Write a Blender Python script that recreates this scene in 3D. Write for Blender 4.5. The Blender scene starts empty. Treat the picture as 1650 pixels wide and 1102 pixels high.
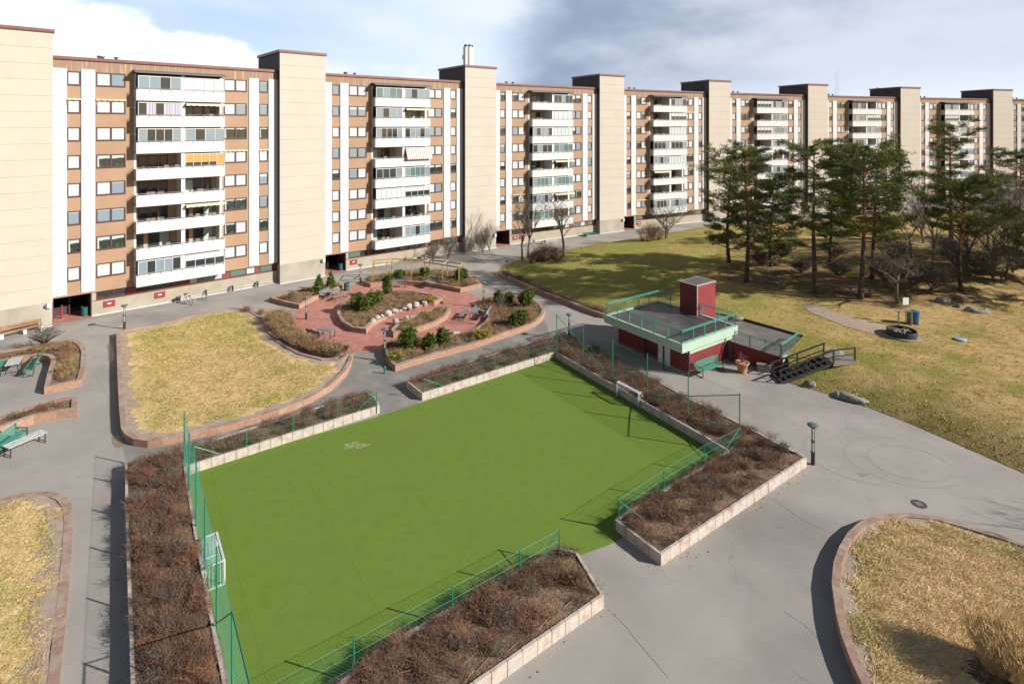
import bpy, math, random
import numpy as np
from mathutils import Vector, Matrix
from mathutils.geometry import delaunay_2d_cdt
R = math.radians
rnd = random.Random(7)
nr = np.random.default_rng(11)
sc = bpy.context.scene
COL = sc.collection
# ------------------------------------------------------------------ camera
H = 18.5; FPX = 907.0; HOR = 203.0          # eye height (m), focal length and horizon row of the 1650 px wide photograph
cd = bpy.data.cameras.new('camera'); cam = bpy.data.objects.new('camera', cd); COL.objects.link(cam)
cam.location = (0, 0, H); cam.rotation_euler = (R(90), 0, 0)
cd.sensor_width = 36; cd.lens = FPX / 1650 * 36; cd.shift_y = -(551 - HOR) / 1650
cd.clip_end = 3000; cd.clip_start = .3
sc.camera = cam
# ------------------------------------------------------------------ exposure
vs = sc.view_settings
vs.view_transform = 'Standard'; vs.look = 'None'; vs.gamma = 1; vs.use_curve_mapping = False; vs.exposure = 0.66
# ------------------------------------------------------------------ sun
SEL, SAZ = R(28), R(16.5)
sunv = Vector((math.cos(SEL) * math.cos(SAZ), -math.cos(SEL) * math.sin(SAZ), math.sin(SEL)))
sl = bpy.data.lights.new('sun', 'SUN'); sl.energy = 4.9; sl.angle = R(.53); sl.color = (1, .955, .88)
so = bpy.data.objects.new('sun', sl); COL.objects.link(so)
so.rotation_euler = sunv.to_track_quat('Z', 'Y').to_euler(); so.location = (60, -40, 60)
# ------------------------------------------------------------------ sky
w = bpy.data.worlds.new('World'); sc.world = w; w.use_nodes = True
nt = w.node_tree; nt.nodes.clear()
def N(t, **k):
    n = nt.nodes.new(t)
    for a, b in k.items(): setattr(n, a, b)
    return n
def L(a, b): nt.links.new(a, b)
def wmath(op, a, b=0, c=None, clamp=False):
    n = N('ShaderNodeMath', operation=op, use_clamp=clamp)
    for i, v in enumerate((a, b, c)):
        if v is None: continue
        if isinstance(v, (int, float)): n.inputs[i].default_value = v
        else: L(v, n.inputs[i])
    return n.outputs[0]
def wstep(v, lo, hi):
    n = N('ShaderNodeMapRange', interpolation_type='SMOOTHSTEP'); L(v, n.inputs[0])
    n.inputs[1].default_value = lo; n.inputs[2].default_value = hi
    return n.outputs[0]
def wmix(f, a, b):
    n = N('ShaderNodeMix', data_type='RGBA')
    if isinstance(f, (int, float)): n.inputs[0].default_value = f
    else: L(f, n.inputs[0])
    for i, v in ((6, a), (7, b)):
        if isinstance(v, tuple): n.inputs[i].default_value = (*v, 1)
        else: L(v, n.inputs[i])
    return n.outputs[2]
tc = N('ShaderNodeTexCoord'); sep = N('ShaderNodeSeparateXYZ'); L(tc.outputs['Generated'], sep.inputs[0])
dx, dy, dz = sep.outputs
sky = N('ShaderNodeTexSky', sky_type='NISHITA'); sky.sun_disc = False
sky.sun_elevation = SEL; sky.sun_rotation = R(106); sky.air_density = 1.0; sky.dust_density = .6; sky.ozone_density = 1.5
skm = N('ShaderNodeMix', data_type='RGBA', blend_type='MULTIPLY'); skm.inputs[0].default_value = 1
L(sky.outputs[0], skm.inputs[6]); skm.inputs[7].default_value = (.060, .054, .050, 1)
def wnoise(scale, detail=6, rough=.55, sx=1, sz=3, off=0):
    mp = N('ShaderNodeMapping'); L(tc.outputs['Generated'], mp.inputs[0])
    mp.inputs['Scale'].default_value = (sx, 1, sz); mp.inputs['Location'].default_value = (off, off * .7, 0)
    n = N('ShaderNodeTexNoise'); L(mp.outputs[0], n.inputs[0]); n.inputs['Scale'].default_value = scale
    n.inputs['Detail'].default_value = detail; n.inputs['Roughness'].default_value = rough
    return n.outputs['Fac']
n1 = wnoise(3.2, 7, .55, 1, 2.6, .3); n2 = wnoise(9, 7, .6, 1, 2, 4); n3 = wnoise(1.6, 4, .5, 1, 3.5, 9.1)
# clear part: pale blue, whiter towards the horizon
clear = wmix(wstep(dz, .0, .24), (.50, .60, .72), (.34, .45, .60))
clear = wmix(wmath('MULTIPLY', wstep(n3, .38, .62), .85), clear, (.58, .63, .70))      # thin veil
# cumulus bank: its top edge descends towards +x
edge = wmath('ADD', wmath('MULTIPLY', dx, -.40), -.050)                                  # top height over azimuth
edge = wmath('ADD', edge, wmath('MULTIPLY', wmath('SUBTRACT', n2, .5), .10))
cum = wstep(wmath('SUBTRACT', edge, dz), -.006, .022)
hole = wmath('SUBTRACT', 1, wstep(wmath('ADD', dx, wmath('MULTIPLY', wmath('SUBTRACT', n2, .5), .5)), -.32, -.26))
cum = wmath('MULTIPLY', cum, hole)
under = wstep(wmath('ADD', wmath('MULTIPLY', wmath('ADD', n1, n2), .22), wmath('SUBTRACT', dz, 0)), .25, .33)
cumcol = wmix(under, (.44, .50, .60), (.78, .80, .84))
clear = wmix(cum, clear, cumcol)
# low small cumuli in the middle left
lowc = wmath('MULTIPLY', wstep(n2, .50, .60), wmath('SUBTRACT', 1, wstep(dz, .07, .12)))
clear = wmix(wmath('MULTIPLY', lowc, .8), clear, (.66, .70, .76))
# slate rain cloud over the right half
sl_f = wstep(wmath('ADD', wmath('ADD', dx, wmath('MULTIPLY', dz, -.25)), wmath('ADD', wmath('MULTIPLY', wmath('SUBTRACT', n1, .5), .16), wmath('MULTIPLY', wmath('SUBTRACT', n2, .5), .10))), -.085, .055)
shade = wstep(wmath('ADD', wmath('ADD', wmath('MULTIPLY', n1, 1.0), wmath('MULTIPLY', n2, .35)), wmath('MULTIPLY', dx, .75)), .66, 1.20)
slate = wmix(shade, (.205, .258, .355), (.46, .50, .57))
slate = wmix(wmath('MULTIPLY', wmath('SUBTRACT', 1, wstep(wmath('ADD', dz, wmath('MULTIPLY', wmath('SUBTRACT', n2, .5), .05)), .02, .10)), wstep(dx, .05, .35)), slate, (.56, .61, .69))
vis = wmix(sl_f, clear, slate)
# overhead the clouds open to the clear sky
front = wmath('MULTIPLY', wmath('SUBTRACT', 1, wstep(dz, .26, .5)), wstep(dy, -.25, .25))
opn = wmix(wmath('MULTIPLY', wstep(n3, .45, .7), .35), skm.outputs[2], (.30, .30, .31))
allsky = wmix(front, opn, vis)
bg = N('ShaderNodeBackground'); L(allsky, bg.inputs[0]); bg.inputs[1].default_value = 1.0
wo = N('ShaderNodeOutputWorld'); L(bg.outputs[0], wo.inputs[0])

# ------------------------------------------------------------------ helpers
def G(px, py, z=0.):                     # photograph pixel -> point of the place at height z
    y = FPX * (H - z) / (py - HOR)
    return Vector(((px - 825) / FPX * y, y, z))
def GP(lst, z=0.):
    return [G(p[0], p[1], (p[2] if len(p) > 2 else z)) for p in lst]

def tag(o, label=None, cat=None, group=None, kind=None):
    if label: o['label'] = label
    if cat: o['category'] = cat
    if group: o['group'] = group
    if kind: o['kind'] = kind
    return o
def empty(name, loc=(0, 0, 0), rz=0, **k):
    o = bpy.data.objects.new(name, None); COL.objects.link(o); o.location = loc; o.rotation_euler = (0, 0, rz)
    o.empty_display_size = .3
    return tag(o, **k)
def link(name, me, parent=None, loc=None):
    o = bpy.data.objects.new(name, me); COL.objects.link(o)
    if parent: o.parent = parent
    if loc is not None: o.location = loc
    return o
def kids(o): return [c for c in bpy.data.objects if c.parent == o]
def dup(root, loc, rz=0, label=None, scale=None):
    def rec(o, par):
        c = o.copy(); COL.objects.link(c); c.parent = par
        for ch in KD.get(o.name, []): rec(ch, c)
        return c
    KD = {}
    for c in bpy.data.objects:
        if c.parent: KD.setdefault(c.parent.name, []).append(c)
    r = rec(root, None); r.location = loc; r.rotation_euler = (0, 0, rz)
    if scale: r.scale = scale if not isinstance(scale, (int, float)) else (scale,) * 3
    if label: r['label'] = label
    return r

class MB:
    def __init__(s): s.v = []; s.f = []; s.m = []
    def quad(s, *p, m=0):
        i = len(s.v); s.v += [tuple(q) for q in p]; s.f.append(tuple(range(i, i + len(p)))); s.m.append(m)
    def box(s, x0, x1, y0, y1, z0, z1, m=0):
        i = len(s.v)
        s.v += [(x0, y0, z0), (x1, y0, z0), (x1, y1, z0), (x0, y1, z0), (x0, y0, z1), (x1, y0, z1), (x1, y1, z1), (x0, y1, z1)]
        for f in ((0, 3, 2, 1), (4, 5, 6, 7), (0, 1, 5, 4), (1, 2, 6, 5), (2, 3, 7, 6), (3, 0, 4, 7)):
            s.f.append(tuple(i + k for k in f)); s.m.append(m)
    def obox(s, c, ax, ay, az, m=0):       # centre and half-axis vectors
        c = Vector(c); ax = Vector(ax); ay = Vector(ay); az = Vector(az); i = len(s.v)
        for k in ((-1, -1, -1), (1, -1, -1), (1, 1, -1), (-1, 1, -1), (-1, -1, 1), (1, -1, 1), (1, 1, 1), (-1, 1, 1)):
            s.v.append(tuple(c + ax * k[0] + ay * k[1] + az * k[2]))
        for f in ((0, 3, 2, 1), (4, 5, 6, 7), (0, 1, 5, 4), (1, 2, 6, 5), (2, 3, 7, 6), (3, 0, 4, 7)):
            s.f.append(tuple(i + k for k in f)); s.m.append(m)
    def bar(s, p, q, w, h=None, m=0):      # rectangular bar between two points
        p = Vector(p); q = Vector(q); h = h or w; d = q - p
        if d.length < 1e-6: return
        dn = d.normalized(); u = Vector((0, 0, 1)) if abs(dn.z) < .95 else Vector((0, 1, 0))
        sx = dn.cross(u).normalized(); sz = sx.cross(dn)
        s.obox((p + q) / 2, d / 2, sx * w / 2, sz * h / 2, m)
    def tube(s, p, q, r, r2=None, n=6, m=0, cap=True):
        p = Vector(p); q = Vector(q); r2 = r if r2 is None else r2; d = (q - p)
        if d.length < 1e-6: return
        d.normalize(); u = Vector((0, 0, 1)) if abs(d.z) < .9 else Vector((1, 0, 0))
        a = d.cross(u).normalized(); b = d.cross(a); i = len(s.v)
        for c, rr in ((p, r), (q, r2)):
            for k in range(n):
                t = 2 * math.pi * k / n; s.v.append(tuple(c + a * math.cos(t) * rr + b * math.sin(t) * rr))
        for k in range(n):
            k2 = (k + 1) % n; s.f.append((i + k, i + n + k, i + n + k2, i + k2)); s.m.append(m)
        if cap:
            s.f.append(tuple(i + k for k in range(n))); s.m.append(m)
            s.f.append(tuple(i + n + k for k in reversed(range(n)))); s.m.append(m)
    def path(s, pts, rs, n=6, m=0):
        for k in range(len(pts) - 1):
            s.tube(pts[k], pts[k + 1], rs[k] if isinstance(rs, list) else rs, rs[k + 1] if isinstance(rs, list) else rs, n, m)
    def lathe(s, prof, n=20, c=(0, 0, 0), m=0, mi=None, sy=1):
        i = len(s.v); c = Vector(c)
        for (r, z) in prof:
            for k in range(n):
                t = 2 * math.pi * k / n; s.v.append((c.x + r * math.cos(t), c.y + r * math.sin(t) * sy, c.z + z))
        for j in range(len(prof) - 1):
            for k in range(n):
                k2 = (k + 1) % n
                s.f.append((i + j * n + k, i + j * n + k2, i + (j + 1) * n + k2, i + (j + 1) * n + k)); s.m.append(mi[j] if mi else m)
        s.f.append(tuple(i + k for k in reversed(range(n)))); s.m.append(mi[0] if mi else m)
        s.f.append(tuple(i + (len(prof) - 1) * n + k for k in range(n))); s.m.append(mi[-1] if mi else m)
    def prism(s, poly, z0, z1, m=0, mt=None):
        n = len(poly); i = len(s.v)
        s.v += [(p[0], p[1], z0) for p in poly] + [(p[0], p[1], z1) for p in poly]
        for k in range(n):
            k2 = (k + 1) % n; s.f.append((i + k, i + k2, i + n + k2, i + n + k)); s.m.append(m)
        s.f.append(tuple(i + n + k for k in range(n))); s.m.append(m if mt is None else mt)
        s.f.append(tuple(i + k for k in reversed(range(n)))); s.m.append(m)
    def mesh(s, name, mats, smooth=False):
        me = bpy.data.meshes.new(name); me.from_pydata(s.v, [], s.f); me.update()
        for mm in (mats if isinstance(mats, (list, tuple)) else [mats]): me.materials.append(mm)
        me.polygons.foreach_set('material_index', s.m)
        if smooth: me.polygons.foreach_set('use_smooth', [True] * len(s.f))
        return me
    def build(s, name, mats, parent=None, smooth=False, loc=None):
        return link(name, s.mesh(name, mats, smooth), parent, loc)

def npmesh(name, V, F, mats, mi=None, smooth=False):
    me = bpy.data.meshes.new(name); V = np.asarray(V, np.float32); F = np.asarray(F, np.int32)
    me.vertices.add(len(V)); me.vertices.foreach_set('co', V.ravel())
    k = F.shape[1]; me.loops.add(F.size); me.loops.foreach_set('vertex_index', F.ravel())
    me.polygons.add(len(F)); me.polygons.foreach_set('loop_start', np.arange(0, F.size, k, dtype=np.int32))
    for m in mats: me.materials.append(m)
    if mi is not None: me.polygons.foreach_set('material_index', np.asarray(mi, np.int32))
    if smooth: me.polygons.foreach_set('use_smooth', np.ones(len(F), bool))
    me.update(calc_edges=True)
    return me

# ------------------------------------------------------------------ materials
def newmat(name):
    m = bpy.data.materials.new(name); m.use_nodes = True
    return m, m.node_tree, m.node_tree.nodes['Principled BSDF']
def rgba(c): return (*c, 1)
def mat(name, col, rough=.7, col2=None, scale=3., detail=5, lo=.35, hi=.65, col3=None, s3=.4, bump=0., bscale=40., metal=0., spec=.5, coat=0., world=True, stretch=(1, 1, 1), wave=None, extra=None):
    m, t, b = newmat(name); n = t.nodes; l = t.links
    b.inputs['Roughness'].default_value = rough; b.inputs['Metallic'].default_value = metal
    b.inputs['Specular IOR Level'].default_value = spec; b.inputs['Coat Weight'].default_value = coat
    b.inputs['Base Color'].default_value = rgba(col)
    if world:
        g = n.new('ShaderNodeNewGeometry'); vec = g.outputs['Position']
    else:
        g = n.new('ShaderNodeTexCoord'); vec = g.outputs['Object']
    mp = n.new('ShaderNodeMapping'); mp.inputs['Scale'].default_value = stretch; l.new(vec, mp.inputs[0]); vec = mp.outputs[0]
    def noise(s, d=detail):
        x = n.new('ShaderNodeTexNoise'); x.inputs['Scale'].default_value = s; x.inputs['Detail'].default_value = d; l.new(vec, x.inputs[0]); return x.outputs['Fac']
    def ramp(v, a, c):
        x = n.new('ShaderNodeMapRange'); x.inputs[1].default_value = a; x.inputs[2].default_value = c; l.new(v, x.inputs[0]); return x.outputs[0]
    def mix(f, a, c):
        x = n.new('ShaderNodeMix'); x.data_type = 'RGBA'; l.new(f, x.inputs[0])
        for i, v in ((6, a), (7, c)):
            if isinstance(v, tuple): x.inputs[i].default_value = rgba(v)
            else: l.new(v, x.inputs[i])
        return x.outputs[2]
    cur = col
    if col2: cur = mix(ramp(noise(scale), lo, hi), col, col2)
    if col3: cur = mix(ramp(noise(s3, 4), .48, .66), cur, col3)
    hgt = None
    if wave:                                   # (period, axis, depth, colour factor): grooves
        per, ax, dep, cf = wave
        sx = n.new('ShaderNodeSeparateXYZ'); l.new(g.outputs['Position'] if world else g.outputs['Object'], sx.inputs[0])
        a = n.new('ShaderNodeMath'); a.operation = 'DIVIDE'; l.new(sx.outputs[ax], a.inputs[0]); a.inputs[1].default_value = per
        fr = n.new('ShaderNodeMath'); fr.operation = 'FRACT'; l.new(a.outputs[0], fr.inputs[0])
        gt = n.new('ShaderNodeMath'); gt.operation = 'LESS_THAN'; l.new(fr.outputs[0], gt.inputs[0]); gt.inputs[1].default_value = dep
        src = cur
        dark = n.new('ShaderNodeMix'); dark.data_type = 'RGBA'; dark.blend_type = 'MULTIPLY'; l.new(gt.outputs[0], dark.inputs[0])
        if isinstance(src, tuple): dark.inputs[6].default_value = rgba(src)
        else: l.new(src, dark.inputs[6])
        dark.inputs[7].default_value = (cf, cf, cf, 1); cur = dark.outputs[2]
    if extra: cur = extra(m, n, l, vec, cur, noise, ramp, mix)
    if not isinstance(cur, tuple): l.new(cur, b.inputs['Base Color'])
    if bump:
        bp = n.new('ShaderNodeBump'); bp.inputs['Strength'].default_value = 1; bp.inputs['Distance'].default_value = bump
        l.new(noise(bscale, 6), bp.inputs['Height']); l.new(bp.outputs[0], b.inputs['Normal'])
    return m

def cracks(m, n, l, vec, cur, noise, ramp, mix):
    # worn asphalt: broad pale and dark patches, fine aggregate, a few cracks
    v = n.new('ShaderNodeTexVoronoi'); v.feature = 'DISTANCE_TO_EDGE'; v.inputs['Scale'].default_value = .085
    wp = n.new('ShaderNodeTexNoise'); wp.inputs['Scale'].default_value = .6; wp.inputs['Detail'].default_value = 8; l.new(vec, wp.inputs[0])
    ad = n.new('ShaderNodeMix'); ad.data_type = 'RGBA'; ad.blend_type = 'LINEAR_LIGHT'; ad.inputs[0].default_value = .9; l.new(vec, ad.inputs[6]); l.new(wp.outputs['Color'], ad.inputs[7])
    l.new(ad.outputs[2], v.inputs['Vector'])
    th = n.new('ShaderNodeMath'); th.operation = 'LESS_THAN'; l.new(v.outputs[0], th.inputs[0]); th.inputs[1].default_value = .0013
    gate = n.new('ShaderNodeMath'); gate.operation = 'MULTIPLY'; l.new(th.outputs[0], gate.inputs[0]); l.new(ramp(noise(.13, 3), .54, .58), gate.inputs[1])
    gm = n.new('ShaderNodeMath'); gm.operation = 'MULTIPLY'; l.new(gate.outputs[0], gm.inputs[0]); gm.inputs[1].default_value = .38
    c = mix(ramp(noise(70, 2), .45, .95), cur, (.34, .318, .29))
    f = n.new('ShaderNodeMath'); f.operation = 'MULTIPLY'; f.inputs[1].default_value = .55
    st = ramp(noise(.55, 10), .60, .80); l.new(st, f.inputs[0])
    c = mix(f.outputs[0], c, (.165, .155, .145))
    return mix(gm.outputs[0], c, (.10, .09, .085))
M = {}
M['asphalt'] = mat('worn_asphalt', (.245, .228, .208), .9, (.305, .285, .258), .35, 6, .3, .7, (.185, .172, .158), .12, bump=.006, bscale=60, extra=cracks)
M['seam'] = mat('sealed_joint', (.17, .16, .148), .9)
M['asphalt2'] = mat('newer_dark_asphalt', (.165, .158, .15), .9, (.195, .187, .177), .4, 7, .3, .7, (.235, .22, .20), .5, bump=.005, bscale=60)
M['ground'] = mat('far_ground', (.16, .14, .09), .95, (.2, .18, .1), .2)
def turf(m, n, l, vec, cur, noise, ramp, mix):
    # strips of carpet laid along the long side: faint seams, one darker strip at the far right
    sx = n.new('ShaderNodeVectorMath'); sx.operation = 'DOT_PRODUCT'; l.new(vec, sx.inputs[0]); sx.inputs[1].default_value = (.818, .575, 0)
    gt = n.new('ShaderNodeMath'); gt.operation = 'GREATER_THAN'; l.new(sx.outputs['Value'], gt.inputs[0]); gt.inputs[1].default_value = 24.7
    g2 = n.new('ShaderNodeMath'); g2.operation = 'MULTIPLY'; l.new(gt.outputs[0], g2.inputs[0]); g2.inputs[1].default_value = .45
    c = mix(g2.outputs[0], cur, (.090, .150, .022))
    a = n.new('ShaderNodeMath'); a.operation = 'PINGPONG'; l.new(sx.outputs['Value'], a.inputs[0]); a.inputs[1].default_value = 2.05
    lt = n.new('ShaderNodeMath'); lt.operation = 'LESS_THAN'; l.new(a.outputs[0], lt.inputs[0]); lt.inputs[1].default_value = .012
    g3 = n.new('ShaderNodeMath'); g3.operation = 'MULTIPLY'; l.new(lt.outputs[0], g3.inputs[0]); g3.inputs[1].default_value = .55
    c = mix(g3.outputs[0], c, (.07, .11, .02))
    f = n.new('ShaderNodeMath'); f.operation = 'MULTIPLY'; f.inputs[1].default_value = .28
    l.new(ramp(noise(16, 5), .46, .80), f.inputs[0])
    return mix(f.outputs[0], c, (.16, .20, .05))
M['turf'] = mat('artificial_turf', (.116, .184, .029), .95, (.124, .194, .031), .22, 4, .3, .7, (.112, .177, .028), 2.0, bump=.008, bscale=50, spec=.12, extra=turf)
def greener(m, n, l, vec, cur, noise, ramp, mix):
    # the far left end of the hill lawn grows greener
    d = n.new('ShaderNodeVectorMath'); d.operation = 'DOT_PRODUCT'; l.new(vec, d.inputs[0]); d.inputs[1].default_value = (-1, .25, 0)
    a = n.new('ShaderNodeMath'); a.operation = 'MULTIPLY_ADD'; l.new(noise(.15, 3), a.inputs[0]); a.inputs[1].default_value = 14; l.new(d.outputs['Value'], a.inputs[2])
    f = n.new('ShaderNodeMath'); f.operation = 'MULTIPLY'; f.inputs[1].default_value = .72; l.new(ramp(a.outputs[0], -14, 8), f.inputs[0])
    return mix(f.outputs[0], cur, (.20, .215, .045))
M['lawn'] = mat('winter_lawn', (.33, .225, .085), .95, (.44, .31, .14), 1.6, 8, .35, .65, (.22, .195, .045), .30, bump=.05, bscale=9, spec=.1, extra=greener)
M['lawn2'] = mat('raised_lawn_soil', (.50, .375, .18), .95, (.62, .475, .27), 2.2, 8, .35, .65, (.32, .30, .08), .5, bump=.05, bscale=10, spec=.1)
M['dirt'] = mat('bare_dirt', (.31, .24, .185), .95, (.38, .305, .24), 2.5, 6, bump=.03, bscale=20, spec=.1)
M['soil'] = mat('leafy_soil', (.13, .085, .058), .95, (.25, .175, .115), 7, 8, .38, .62, (.075, .05, .036), 1.2, bump=.06, bscale=18, spec=.1)
M['blade_straw'] = mat('straw_blade', (.62, .45, .21), .8, (.50, .36, .15), .9, spec=.2)
M['blade_green'] = mat('green_blade', (.27, .31, .06), .8, (.44, .39, .12), .8, spec=.2)
M['blade_pale'] = mat('pale_blade', (.80, .63, .38), .8, (.70, .52, .28), 2, spec=.2)
def brickx(m, n, l, vec, cur, noise, ramp, mix):
    # brick courses from height and joints wandering along the wall
    sx = n.new('ShaderNodeSeparateXYZ'); l.new(vec, sx.inputs[0])
    a = n.new('ShaderNodeMath'); a.operation = 'DIVIDE'; l.new(sx.outputs[2], a.inputs[0]); a.inputs[1].default_value = .085
    fr = n.new('ShaderNodeMath'); fr.operation = 'FRACT'; l.new(a.outputs[0], fr.inputs[0])
    lt = n.new('ShaderNodeMath'); lt.operation = 'LESS_THAN'; l.new(fr.outputs[0], lt.inputs[0]); lt.inputs[1].default_value = .16
    ng = n.new('ShaderNodeNewGeometry'); s2 = n.new('ShaderNodeSeparateXYZ'); l.new(ng.outputs['True Normal'], s2.inputs[0])
    k = n.new('ShaderNodeMath'); k.operation = 'LESS_THAN'; l.new(s2.outputs[2], k.inputs[0]); k.inputs[1].default_value = .5
    mu = n.new('ShaderNodeMath'); mu.operation = 'MULTIPLY'; l.new(lt.outputs[0], mu.inputs[0]); l.new(k.outputs[0], mu.inputs[1])
    m2 = n.new('ShaderNodeMath'); m2.operation = 'MULTIPLY'; l.new(mu.outputs[0], m2.inputs[0]); m2.inputs[1].default_value = .5
    top = mix(k.outputs[0], (.265, .185, .145), cur)
    eff = ramp(noise(1.1, 8), .60, .74)
    e2 = n.new('ShaderNodeMath'); e2.operation = 'MULTIPLY'; l.new(eff, e2.inputs[0]); e2.inputs[1].default_value = .5
    return mix(e2.outputs[0], mix(m2.outputs[0], top, (.30, .24, .19)), (.40, .33, .27))
M['brick'] = mat('orange_brick_wall', (.36, .205, .130), .9, (.28, .160, .105), 6, 6, .4, .6, bump=.012, bscale=30, extra=brickx)
M['cope'] = mat('brick_coping', (.30, .205, .155), .9, (.235, .15, .115), 3, 7, .4, .6, (.34, .27, .22), 1.1, bump=.01, bscale=30)
def pavex(m, n, l, vec, cur, noise, ramp, mix):
    b = n.new('ShaderNodeTexBrick'); b.inputs['Scale'].default_value = 1; b.inputs['Brick Width'].default_value = .42; b.inputs['Row Height'].default_value = .21
    b.inputs['Mortar Size'].default_value = .012; b.inputs['Color1'].default_value = rgba((.42, .165, .125)); b.inputs['Color2'].default_value = rgba((.32, .125, .098)); b.inputs['Mortar'].default_value = rgba((.26, .155, .13))
    l.new(vec, b.inputs['Vector']); e = n.new('ShaderNodeMath'); e.operation = 'MULTIPLY'; e.inputs[1].default_value = .42
    l.new(ramp(noise(.9, 7), .5, .75), e.inputs[0])
    return mix(e.outputs[0], b.outputs[0], (.50, .32, .27))
M['paving'] = mat('red_brick_paving', (.3, .12, .09), .85, bump=.004, bscale=30, extra=pavex)
def blkx(m, n, l, vec, cur, noise, ramp, mix):
    sx = n.new('ShaderNodeSeparateXYZ'); l.new(vec, sx.inputs[0])
    return mix(ramp(noise(2.2, 7), .50, .72), cur, (.36, .21, .165))
M['block'] = mat('concrete_block', (.47, .42, .36), .9, (.39, .345, .30), 4, 7, bump=.01, bscale=40, extra=blkx)
M['concrete'] = mat('cast_concrete', (.33, .295, .235), .9, (.27, .245, .20), 1.0, 8, .4, .62, (.38, .34, .285), .5, bump=.01, bscale=20)
M['plinth'] = mat('beige_plinth', (.355, .31, .235), .9, (.30, .265, .20), .9, 7, bump=.006, bscale=30)
M['cream'] = mat('cream_cladding', (.455, .402, .335), .7, (.435, .382, .318), .5, 5, .40, .65, bump=.003, bscale=15)
M['darkbrown'] = mat('dark_brown_cladding', (.085, .062, .055), .7, (.1, .075, .066), .5, world=False, wave=(.3, 0, .08, .6))
M['maroon'] = mat('maroon_metal', (.20, .085, .075), .45, (.15, .065, .06), 1.5, spec=.5)
M['frame'] = mat('maroon_window_frame', (.085, .038, .036), .5)
M['maroonwall'] = mat('maroon_panel', (.20, .055, .042), .7, (.16, .045, .04), 2)
def streak(m, n, l, vec, cur, noise, ramp, mix):
    return cur
M['brown'] = mat('brown_ribbed_panel', (.345, .218, .132), .65, (.31, .19, .112), .35, 4, .35, .65, world=False, wave=(.16, 0, .12, .84))
M['fascia'] = mat('weathered_brown_fascia', (.27, .165, .105), .75, (.46, .34, .22), 3.2, 6, .52, .72, world=False, stretch=(1.5, 1, .10), wave=(.16, 0, .12, .82))
M['white'] = mat('white_ribbed_panel', (.56, .56, .565), .6, (.53, .53, .53), 1.4, world=False, wave=(.17, 0, .10, .88))
M['whitep'] = mat('white_parapet', (.54, .54, .53), .6, (.51, .505, .495), 1.2, world=False, wave=(.34, 0, .05, .86))
M['whiteplain'] = mat('white_paint', (.62, .62, .61), .5)
M['loggia'] = mat('loggia_wall', (.50, .36, .26), .8, (.45, .31, .22), 1, world=False, wave=(.16, 0, .1, .85))
M['loggia2'] = mat('loggia_side_wall', (.52, .46, .38), .8)
M['roofdark'] = mat('roofing_felt', (.075, .078, .085), .8, (.1, .1, .105), 1)
M['canopy'] = mat('balcony_canopy', (.085, .1, .115), .5)
M['metal'] = mat('galvanised_metal', (.36, .38, .39), .4, metal=.6)
def glassm(name, col, rough, spec=.5, coat=0.):
    m, t, b = newmat(name); b.inputs['Base Color'].default_value = rgba(col); b.inputs['Roughness'].default_value = rough
    b.inputs['Specular IOR Level'].default_value = spec; b.inputs['Coat Weight'].default_value = coat; b.inputs['Coat Roughness'].default_value = .03
    return m
M['g_dark'] = glassm('dark_glass', (.030, .036, .038), .04, .8)
M['g_grey'] = glassm('painted_reflection_glass', (.195, .25, .285), .08, .8, .5)  # pale blue-grey base colour stands in for sky reflected in the panes
M['g_white'] = glassm('glass_over_white_blind', (.47, .51, .53), .15, .5, .5)
M['g_green'] = glassm('greenish_glass', (.10, .17, .15), .08, .8, .4)
M['g_warm'] = glassm('glass_over_warm_room', (.075, .05, .03), .08, .6)
M['curtain'] = mat('sheer_curtain', (.42, .48, .46), .9, (.34, .42, .38), 6, world=False)
M['purple'] = mat('lilac_curtain', (.42, .38, .47), .9)
M['orange'] = mat('orange_blind', (.55, .27, .07), .8)
M['awny'] = mat('cream_awning', (.58, .53, .38), .8)
def stripes(m, n, l, vec, cur, noise, ramp, mix):
    sx = n.new('ShaderNodeSeparateXYZ'); l.new(vec, sx.inputs[0])
    a = n.new('ShaderNodeMath'); a.operation = 'DIVIDE'; l.new(sx.outputs[0], a.inputs[0]); a.inputs[1].default_value = .34
    fr = n.new('ShaderNodeMath'); fr.operation = 'FRACT'; l.new(a.outputs[0], fr.inputs[0])
    lt = n.new('ShaderNodeMath'); lt.operation = 'LESS_THAN'; l.new(fr.outputs[0], lt.inputs[0]); lt.inputs[1].default_value = .45
    return mix(lt.outputs[0], (.62, .60, .54), (.48, .24, .22))
M['awns'] = mat('striped_awning_cloth', (.6, .5, .4), .8, world=False, extra=stripes)
M['leafg'] = mat('window_plant', (.035, .075, .022), .7)
M['redfl'] = mat('red_cloth', (.5, .03, .035), .7)
M['green'] = mat('green_painted_steel', (.012, .19, .105), .45, (.016, .16, .09), 3)
M['wire'] = mat('green_fence_wire', (.02, .20, .13), .5)
M['mint'] = mat('mint_painted_fascia', (.36, .47, .375), .6, (.33, .43, .345), 1.2, 5)
M['balu'] = mat('dark_baluster', (.05, .085, .075), .6)
M['mintd'] = mat('green_railing_paint', (.05, .30, .21), .5, (.04, .26, .19), 2)
M['redwall'] = mat('red_ribbed_wall', (.20, .020, .020), .65, (.165, .018, .018), 1.5, world=False, wave=(.17, 2, .22, .5))
M['redv'] = mat('red_vertical_boards', (.235, .024, .028), .65, (.19, .02, .024), 1.5, world=False, wave=(.16, 0, .16, .62))
M['rampm'] = mat('dark_mottled_walkway', (.13, .12, .11), .8, (.17, .155, .14), .8, 7, .4, .65, (.10, .092, .085), .45)  # dark grey-brown slab colour with random mottling
M['litter'] = mat('leaf_litter', (.17, .105, .055), .95, (.30, .205, .09), 1.4, 9, .38, .62, (.15, .15, .035), .35, bump=.06, bscale=8, spec=.1)
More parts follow.
